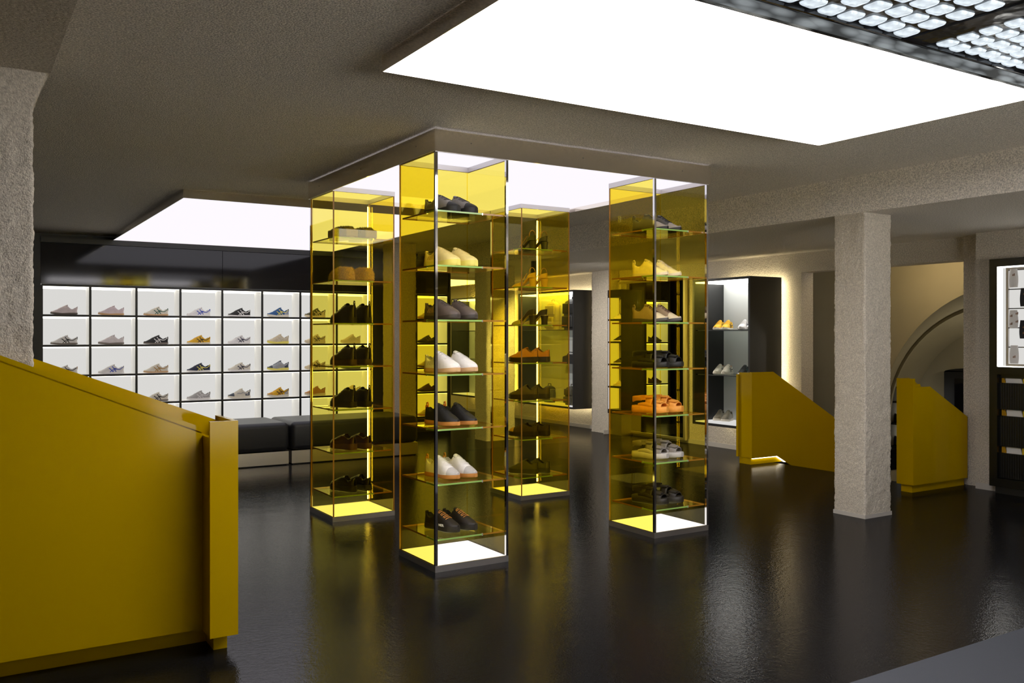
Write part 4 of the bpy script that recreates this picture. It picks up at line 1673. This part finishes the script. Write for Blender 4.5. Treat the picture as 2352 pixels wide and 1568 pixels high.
C2 = dict(xf=7.605, xb=8.12, y0=7.127, y1=8.05, z0=0.342, z1=2.08)
wall_cabinet('black wall cabinet with lit grey interior and shoes, above the yellow stair parapet', shelves=(1.475, 0.945), **C2)
C1 = dict(xf=7.735, xb=8.12, y0=10.68, y1=12.2, z0=0.325, z1=2.085)
wall_cabinet('black wall cabinet holding backpacks and bags behind the rear glass column', shelves=(1.50, 1.00), **C1)
C3 = dict(xf=7.735, xb=8.12, y0=13.0, y1=14.5, z0=0.325, z1=2.085)
wall_cabinet('distant black wall cabinet with bags seen through the front glass column', shelves=(1.50, 1.00), **C3)


def cab_pair(y, z, style, desc, where, dx=0.0, **m):
    for k, (oy, ox, foot) in enumerate(((.058, 0, 'left-foot'), (-.066, .01, 'right-foot'))):
        add_shoe(style, 'sneaker', '%s %s, %s' % (foot, desc, where), 'sneaker', m, (7.86 + ox + dx, y + oy, z + .0006), PI + math.radians(26), 'sneakers in the grey-backed cabinet')


cw = 'of the grey-backed cabinet'
cab_pair(7.80, 1.475, 'runner', 'bright yellow sneaker with black stripes', 'upper shelf ' + cw, upper=C['yellow'], sole=C['offwhite'], stripes=C['black'])
cab_pair(7.40, 1.475, 'runner', 'white sneaker with blue stripes', 'upper shelf ' + cw, upper=C['white'], sole=C['white'], stripes=C['navy'])
cab_pair(7.80, 0.945, 'runner', 'white sneaker with black and brown stripes', 'middle shelf ' + cw, upper=C['offwhite'], sole=C['offwhite'], stripes=C['black'], heel=C['tan'])
cab_pair(7.40, 0.945, 'runner', 'black sneaker with teal stripes', 'middle shelf ' + cw, upper=C['black'], sole=C['offwhite'], stripes=C['teal'])
cab_pair(7.80, C2['z0'] + .0395, 'jogger', 'pale grey knit sneaker', 'base ' + cw, upper=srgb(170, 164, 150), sole=C['offwhite'], toe=srgb(150, 144, 132))
cab_pair(7.40, C2['z0'] + .0395, 'jogger', 'grey snakeskin sneaker', 'base ' + cw, upper=srgb(120, 112, 104), sole=C['grey'], toe=srgb(100, 94, 88))

# ---- bags
pbr('nylon_black', (0.018, 0.018, 0.016), 0.6, bump=(90, 0.3, 0.004, 3))
pbr('nylon_olive', (0.075, 0.068, 0.040), 0.6, bump=(90, 0.3, 0.004, 3))
pbr('canvas_pale', (0.42, 0.38, 0.27), 0.7, bump=(120, 0.2, 0.003, 2))


def backpack(label, loc, w, d, h, mat, rz=0.0, straps=True):
    t = thing('backpack', label, 'backpack', loc, rz, 'bags in the wall cabinets')
    rows = []
    for k in range(13):
        f = k / 12
        s = (1 - .06 * (1 - f)) if f < .72 else math.sqrt(max(0.0, 1 - ((f - .72) / .29) ** 2.4)) * 1.0
        s = max(s, .12)
        ring = []
        for q in range(24):
            a = 2 * PI * q / 24
            ring.append((d / 2 * s ** .6 * math.copysign(abs(math.cos(a)) ** .55, math.cos(a)) + .008 * noise.noise(Vector((q, f * 6, 1))),
                         w / 2 * s * math.copysign(abs(math.sin(a)) ** .55, math.sin(a)) + .008 * noise.noise(Vector((q, f * 6, 4))), h * f))
        rows.append(ring)
    m = MB()
    m.grid(rows, 0, close=True)
    m.fan(rows[0], 0, True)
    m.fan(rows[-1], 0)
    m.build('body', mat, t, smooth=True)
    MB().rbox(-d / 2 - .035, -d / 2 + .01, -w * .36, w * .36, .03, h * .45, .016, n=3).build('front_pocket', mat, t, smooth=True)
    MB().rbox(-d / 2 - .012, -d / 2 + .02, -w * .40, w * .40, h * .52, h * .86, .012, n=3).build('lid_flap', mat, t, smooth=True)
    MB().tube([(0, -.04, h * .99), (0, -.035, h + .03), (0, .035, h + .03), (0, .04, h * .99)], .007, 6).build('grab_handle', mat, t, smooth=True)
    if straps:
        m = MB()
        for s in (-1, 1):
            m.tube([(d * .2, s * w * .50, h * .85), (d * .1, s * w * .60, h * .6), (d * .15, s * w * .56, h * .2), (d * .2, s * w * .5, .03)], .012, 6)
        m.build('shoulder_straps', mat, t, smooth=True)
    return t


backpack('large dark roll-top backpack on the upper shelf, bag cabinet', (7.93, 10.95, 1.5006), .36, .20, .46, 'nylon_black')
backpack('pale flat backpack beside the roll-top backpack, bag cabinet', (7.95, 11.52, 1.5006), .30, .14, .44, 'canvas_pale')
backpack('small olive pouch bag on the lit cabinet base, bag cabinet', (7.93, 10.98, C1['z0'] + .0395), .24, .17, .28, 'nylon_olive', straps=False)
backpack('black sling bag with hanging strap on the base, bag cabinet', (7.95, 11.62, C1['z0'] + .0395), .22, .12, .26, 'nylon_black')
backpack('olive rounded backpack on the distant cabinet shelf', (7.93, 13.3, 1.5006), .40, .20, .40, 'nylon_olive')
backpack('dark holdall on the lit base of the distant cabinet', (7.93, 13.4, C3['z0'] + .0395), .50, .20, .34, 'nylon_black', straps=False)
# belt bag on the middle shelf
t = thing('belt_bag', 'black wedge-shaped belt bag on the middle shelf, bag cabinet', 'bag', (7.92, 10.95, 1.0006), 0, 'bags in the wall cabinets')
m = MB()
m.prism([(-.20, 0), (.20, 0), (.19, .09), (.02, .13), (-.19, .09)], 'x', -.06, .06)
m.build('body', 'nylon_black', t)
MB().tube([(0, -.19, .08), (0, -.12, .15), (0, .1, .16), (0, .19, .08)], .008, 6).build('belt', 'nylon_black', t, smooth=True)

# ------------------------------------------------------------------ mirror and narrow lit shelf on the far right wall
t = thing('wall_mirror', 'tall framed mirror on the stuccoed wall, seen through the pillar-side glass column', 'mirror', (8.17, 9.46, 0.03))
MB().box(-.012, -.006, -.665, .665, .03, 2.12).build('glass', 'mirror', t)
m = MB()
m.box(-.03, .028, -.70, -.666, 0, 2.15)
m.box(-.03, .028, .666, .70, 0, 2.15)
m.box(-.03, .028, -.666, .666, 0, .03)
m.box(-.03, .028, -.666, .666, 2.12, 2.15)
m.box(-.005, .028, -.665, .665, .031, 2.119)
m.build('frame', 'brushed', t)

t = thing('shoe_tower', 'slim backlit shoe tower in black frame beside the stuccoed pier', 'shelving', (8.02, 10.175, 0.0))
m = MB()
m.box(-.05, .17, -.01, 0.0, 0.30, 2.06)
m.box(-.05, .17, -.31, -.30, 0.30, 2.06)
m.box(-.05, .17, -.30, -.01, 1.95, 2.06)
m.box(-.05, .17, -.30, -.01, 0.30, 0.36)
m.build('carcass', 'black_matt', t)
MB().box(.14, .15, -.30, -.01, .36, 1.95).build('back_light', 'cell_back', t)
MB().box(-.048, .139, -.0135, -.0101, .36, 1.95).build('side_glow', 'cell_back', t)  # glowing lining added to make the narrow interior look lit
for k in range(1, 5):
    MB().box(-.05, .139, -.30, -.01, 1.95 - .318 * k - .012, 1.95 - .318 * k + .012).build('shelf', 'black_matt', t)
MB().box(-.04, .17, -.30, -.01, .0, .298).build('plinth', 'steel', t)
for k in range(1, 5):
    add_shoe('runner', 'sneaker', ['white', 'black', 'dark grey', 'beige'][k - 1] + ' sneaker in the slim shoe tower by the pier', 'sneaker',
             dict(upper=[C['white'], C['black'], C['dgrey'], C['beige']][k - 1], sole=C['white']), (8.06, 10.02, 1.95 - .318 * k + .0126), PI / 2 + .2, 'shoes in the slim tower', scale=.72)

# cylinder spotlight under the dropped ceiling, behind the rear column
t = thing('ceiling_spotlight', 'small dark cylinder spotlight under the dropped ceiling behind the rear glass column', 'spotlight', (6.25, 9.47, LOW))
m = MB()
rows = [[(r * math.cos(2 * PI * k / 20), r * math.sin(2 * PI * k / 20), z) for k in range(20)] for (r, z) in ((.045, -.0005), (.045, -.17), (.040, -.172), (.036, -.165))]
m.grid(rows, 0, close=True)
m.fan(rows[0], 0)
m.build('housing', 'black_matt', t, angle=40)
m = MB()
m.fan([(.035 * math.cos(2 * PI * k / 20), .035 * math.sin(2 * PI * k / 20), -.160) for k in range(20)], 0)
m.build('lens', 'case_line', t)
sp = bpy.data.lights.new('spot_beam', 'SPOT')
sp.energy = 170.0
sp.color = (1.0, 0.93, 0.84)
sp.spot_size = math.radians(150)
sp.spot_blend = 0.6
sp.shadow_soft_size = 0.03
spo = bpy.data.objects.new('spot_beam', sp)
COL.objects.link(spo)
spo.parent = t
spo.location = (0.0, 0.0, -0.18)
spo.rotation_euler = (0, math.radians(-35), 0)

# glazed door with a poster at the back of the shop
d2 = struct(MB().box(6.34, 7.0, 16.86, 16.899, 0, 2.2).build('door_2', 'steel'))
MB().box(6.40, 6.94, 16.845, 16.8595, .1, 2.1).build('door_panel', 'grey_back', d2)
t = thing('poster', 'pale standing poster board with black lettering in the shop passage', 'poster', (6.62, 13.2, 0))
MB().box(-.17, .17, 0, .02, 0.02, 1.75).build('board', 'white_paint', t)
text_mesh('lettering', 'TEE', .16, 'black_matt', t, (0, -.0012, 1.50), (PI / 2, 0, 0))
MB().box(-.2, .2, -.08, .10, 0, .0195).build('foot', 'steel', t)

# ------------------------------------------------------------------ lit shelf cabinet down in the stair vault
t = thing('lit_shelves', 'white backlit shelf unit with shoes, down the stairs behind the pillar', 'shelving', (10.2, 7.12, -1.2))
m = MB()
m.box(.0, .3, -.12, -.10, 0, 1.96)
m.box(.0, .3, .20, .22, 0, 1.96)
m.box(.0, .3, -.10, .20, 1.94, 1.96)
m.build('carcass', 'black_matt', t)
MB().box(.28, .299, -.10, .20, 0.0, 1.94).build('back_light', 'cell_back', t)
for z in (0.62, 1.20, 1.49, 1.77):
    MB().box(.0, .279, -.10, .20, z - .02, z).build('shelf', 'black_matt', t)
for z, ds in ((1.49, 'black low shoe'), (1.20, 'navy low shoe')):
    add_shoe('plain', 'sneaker', ds + ' on the lit shelves down the stairs', 'sneaker', dict(upper=C['black'] if 'black' in ds else C['navy'], sole=C['black']),
             (10.33, 7.17, -1.2 + z + .0006), -PI / 2 + .2, 'shoes on the stair shelves')
t = thing('tote_bag', 'black tote bag with long handles on the lit stair shelves', 'bag', (10.30, 7.17, -1.2 + .6206), 0)
m = MB()
m.prism([(-.11, 0), (.11, 0), (.125, .20), (-.125, .20)], 'x', -.06, .06)
m.build('body', 'nylon_black', t)
MB().tube([(0, -.10, .19), (0, -.03, .45), (0, .03, .45), (0, .10, .19)], .010, 6).build('handle', 'nylon_black', t, smooth=True)

# ------------------------------------------------------------------ black display unit at the right edge
UX, UY1, UY0 = 7.90, 4.555, 2.9
t = thing('display_unit', 'tall black slatted unit with lit sock display over drawers', 'cabinet', (UX, (UY0 + UY1) / 2, 0))
hw = (UY1 - UY0) / 2
m = MB()
m.box(0, .095, -hw, -hw + .072, .06, 2.09)
m.box(0, .095, hw - .072, hw, .06, 2.09)
m.box(0, .095, -hw + .072, hw - .072, 2.02, 2.09)
m.box(0, .095, -hw + .072, hw - .072, 1.06, 1.128)
m.box(0, .095, -hw + .072, hw - .072, .06, .135)
m.build('frame', 'black_wood', t)
MB().box(.01, .09, -hw + .05, hw - .05, 0, .0595).build('foot', 'black_matt', t)
MB().box(.082, .095, -hw + .0725, hw - .0725, 1.1285, 2.0195).build('back_light', 'cell_back', t)
m = MB()
m.box(-.002, .08, hw - .0765, hw - .0725, 1.13, 2.018)
m.box(.0, .08, -hw + .0725, hw - .0765, 2.012, 2.0195)
m.box(.0, .08, -hw + .0725, hw - .0765, 1.1285, 1.134)
m.build('light_strip', 'case_line', t)
# inner rack
m = MB()
ya = hw - .165
m.box(.01, .03, ya, ya + .02, 1.135, 2.005)
m.box(.01, .03, -hw + .1, ya, 1.985, 2.005)
m.box(.01, .03, -hw + .1, ya, 1.135, 1.155)
m.build('rack_frame', 'steel', t)
for k in range(5):
    MB().box(.012, .075, -hw + .1, ya - .001, 1.30 + .17 * k, 1.308 + .17 * k).build('rack_rail', 'black_gloss', t)
# drawers: ribbed fronts, with reflections painted as coloured pieces in the slots between
zz = [(.75, .985), (.42, .69), (.14, .36)]
for (z0, z1) in zz:
    m = MB()
    n = 70
    rows = [[], []]
    y = -hw + .0725
    step = (2 * hw - .145) / n
    prof = []
    for k in range(n):
        y0 = -hw + .0725 + k * step
        prof += [(.030, y0), (.0265, y0 + step * .3), (.030, y0 + step * .6)]
    prof.append((.030, hw - .0725))
    m.grid([[(p[0], p[1], z0) for p in prof], [(p[0], p[1], z1) for p in prof]], 0)
    m.box(.034, .09, -hw + .0725, hw - .0725, z0, z1)
    m.build('drawer_front', 'black_wood', t)
MB().box(.034, .09, -hw + .0725, hw - .0725, 1.03, 1.0595).build('rail', 'black_wood', t)
pbr('reflection_yellow', (0.62, 0.44, 0.02), 0.25)  # flat colours standing in for yellow and white reflections in the slots
pbr('reflection_amber', (0.42, 0.22, 0.01), 0.25)
pbr('reflection_white', (0.72, 0.70, 0.66), 0.3)
for (z0, z1) in ((.986, 1.028), (.692, .748), (.362, .418)):
    y = hw - .085
    k = 0
    rr = random.Random(int(z0 * 1000))
    while y > -hw + .1:
        wd = (.035, .13, .16)[k % 3] * rr.uniform(.85, 1.15)
        mat = ('reflection_amber', 'reflection_white', 'reflection_yellow')[k % 3]
        MB().prism([(y, z0), (y, z1), (y - wd + .012, z1), (y - wd - .006, z0)], 'x', .05, .06).build('slot_reflection', mat, t)
        y -= wd + .006
        k += 1
# socks clipped to the rack
pbr('sock_white', (0.88, 0.86, 0.85), 0.85, bump=(120, .2, .003, 2))
pbr('sock_print', (0.25, 0.12, 0.05), 0.8)
pbr('sock_black', (0.02, 0.02, 0.022), 0.85, bump=(120, .2, .003, 2))
SK = [(4.34, 1.83, 'white', 'one brown motif', [(0, .1)]), (4.34, 1.47, 'white', 'four brown motifs', [(-.03, .12), (.02, .10), (-.03, .05), (.02, .03)]),
      (4.335, 1.16, 'white', 'purple and yellow motif', [(0, .05)]), (4.245, 1.66, 'black', 'brown print', [(0, .1)]), (4.25, 1.38, 'black', 'pale print', [(0, .04), (0, .09)])]
for (y, z, colr, motif, marks) in SK:
    s = thing('sock', colr + ' ribbed sock with ' + motif + ', hung in the black display unit', 'sock', (UX + .004, y, z), 0, 'socks on the rack')
    m = MB()
    rows = []
    for k in range(9):
        f = k / 8
        w = .036 + .005 * math.sin(4 * f)
        rows.append([(.002 + .003 * math.sin(PI * q / 6) * -1, w * math.cos(PI * q / 6), .16 * f) for q in range(7)])
    m.grid(rows, 0)
    m.fan([r[0] for r in rows] + [r[-1] for r in reversed(rows)], 0)
    m.build('body', 'sock_' + colr, s, smooth=True)
    m = MB()
    for (yy, z2) in marks:
        for q in range(3):
            m.prism([(yy - .012 + .008 * q, z2), (yy - .007 + .008 * q, z2 + .001), (yy - .008 + .008 * q, z2 + .024 - .004 * q), (yy - .013 + .008 * q, z2 + .02 - .004 * q)], 'x', -.0035, -.0025)
    m.build('motif', 'sock_print', s)
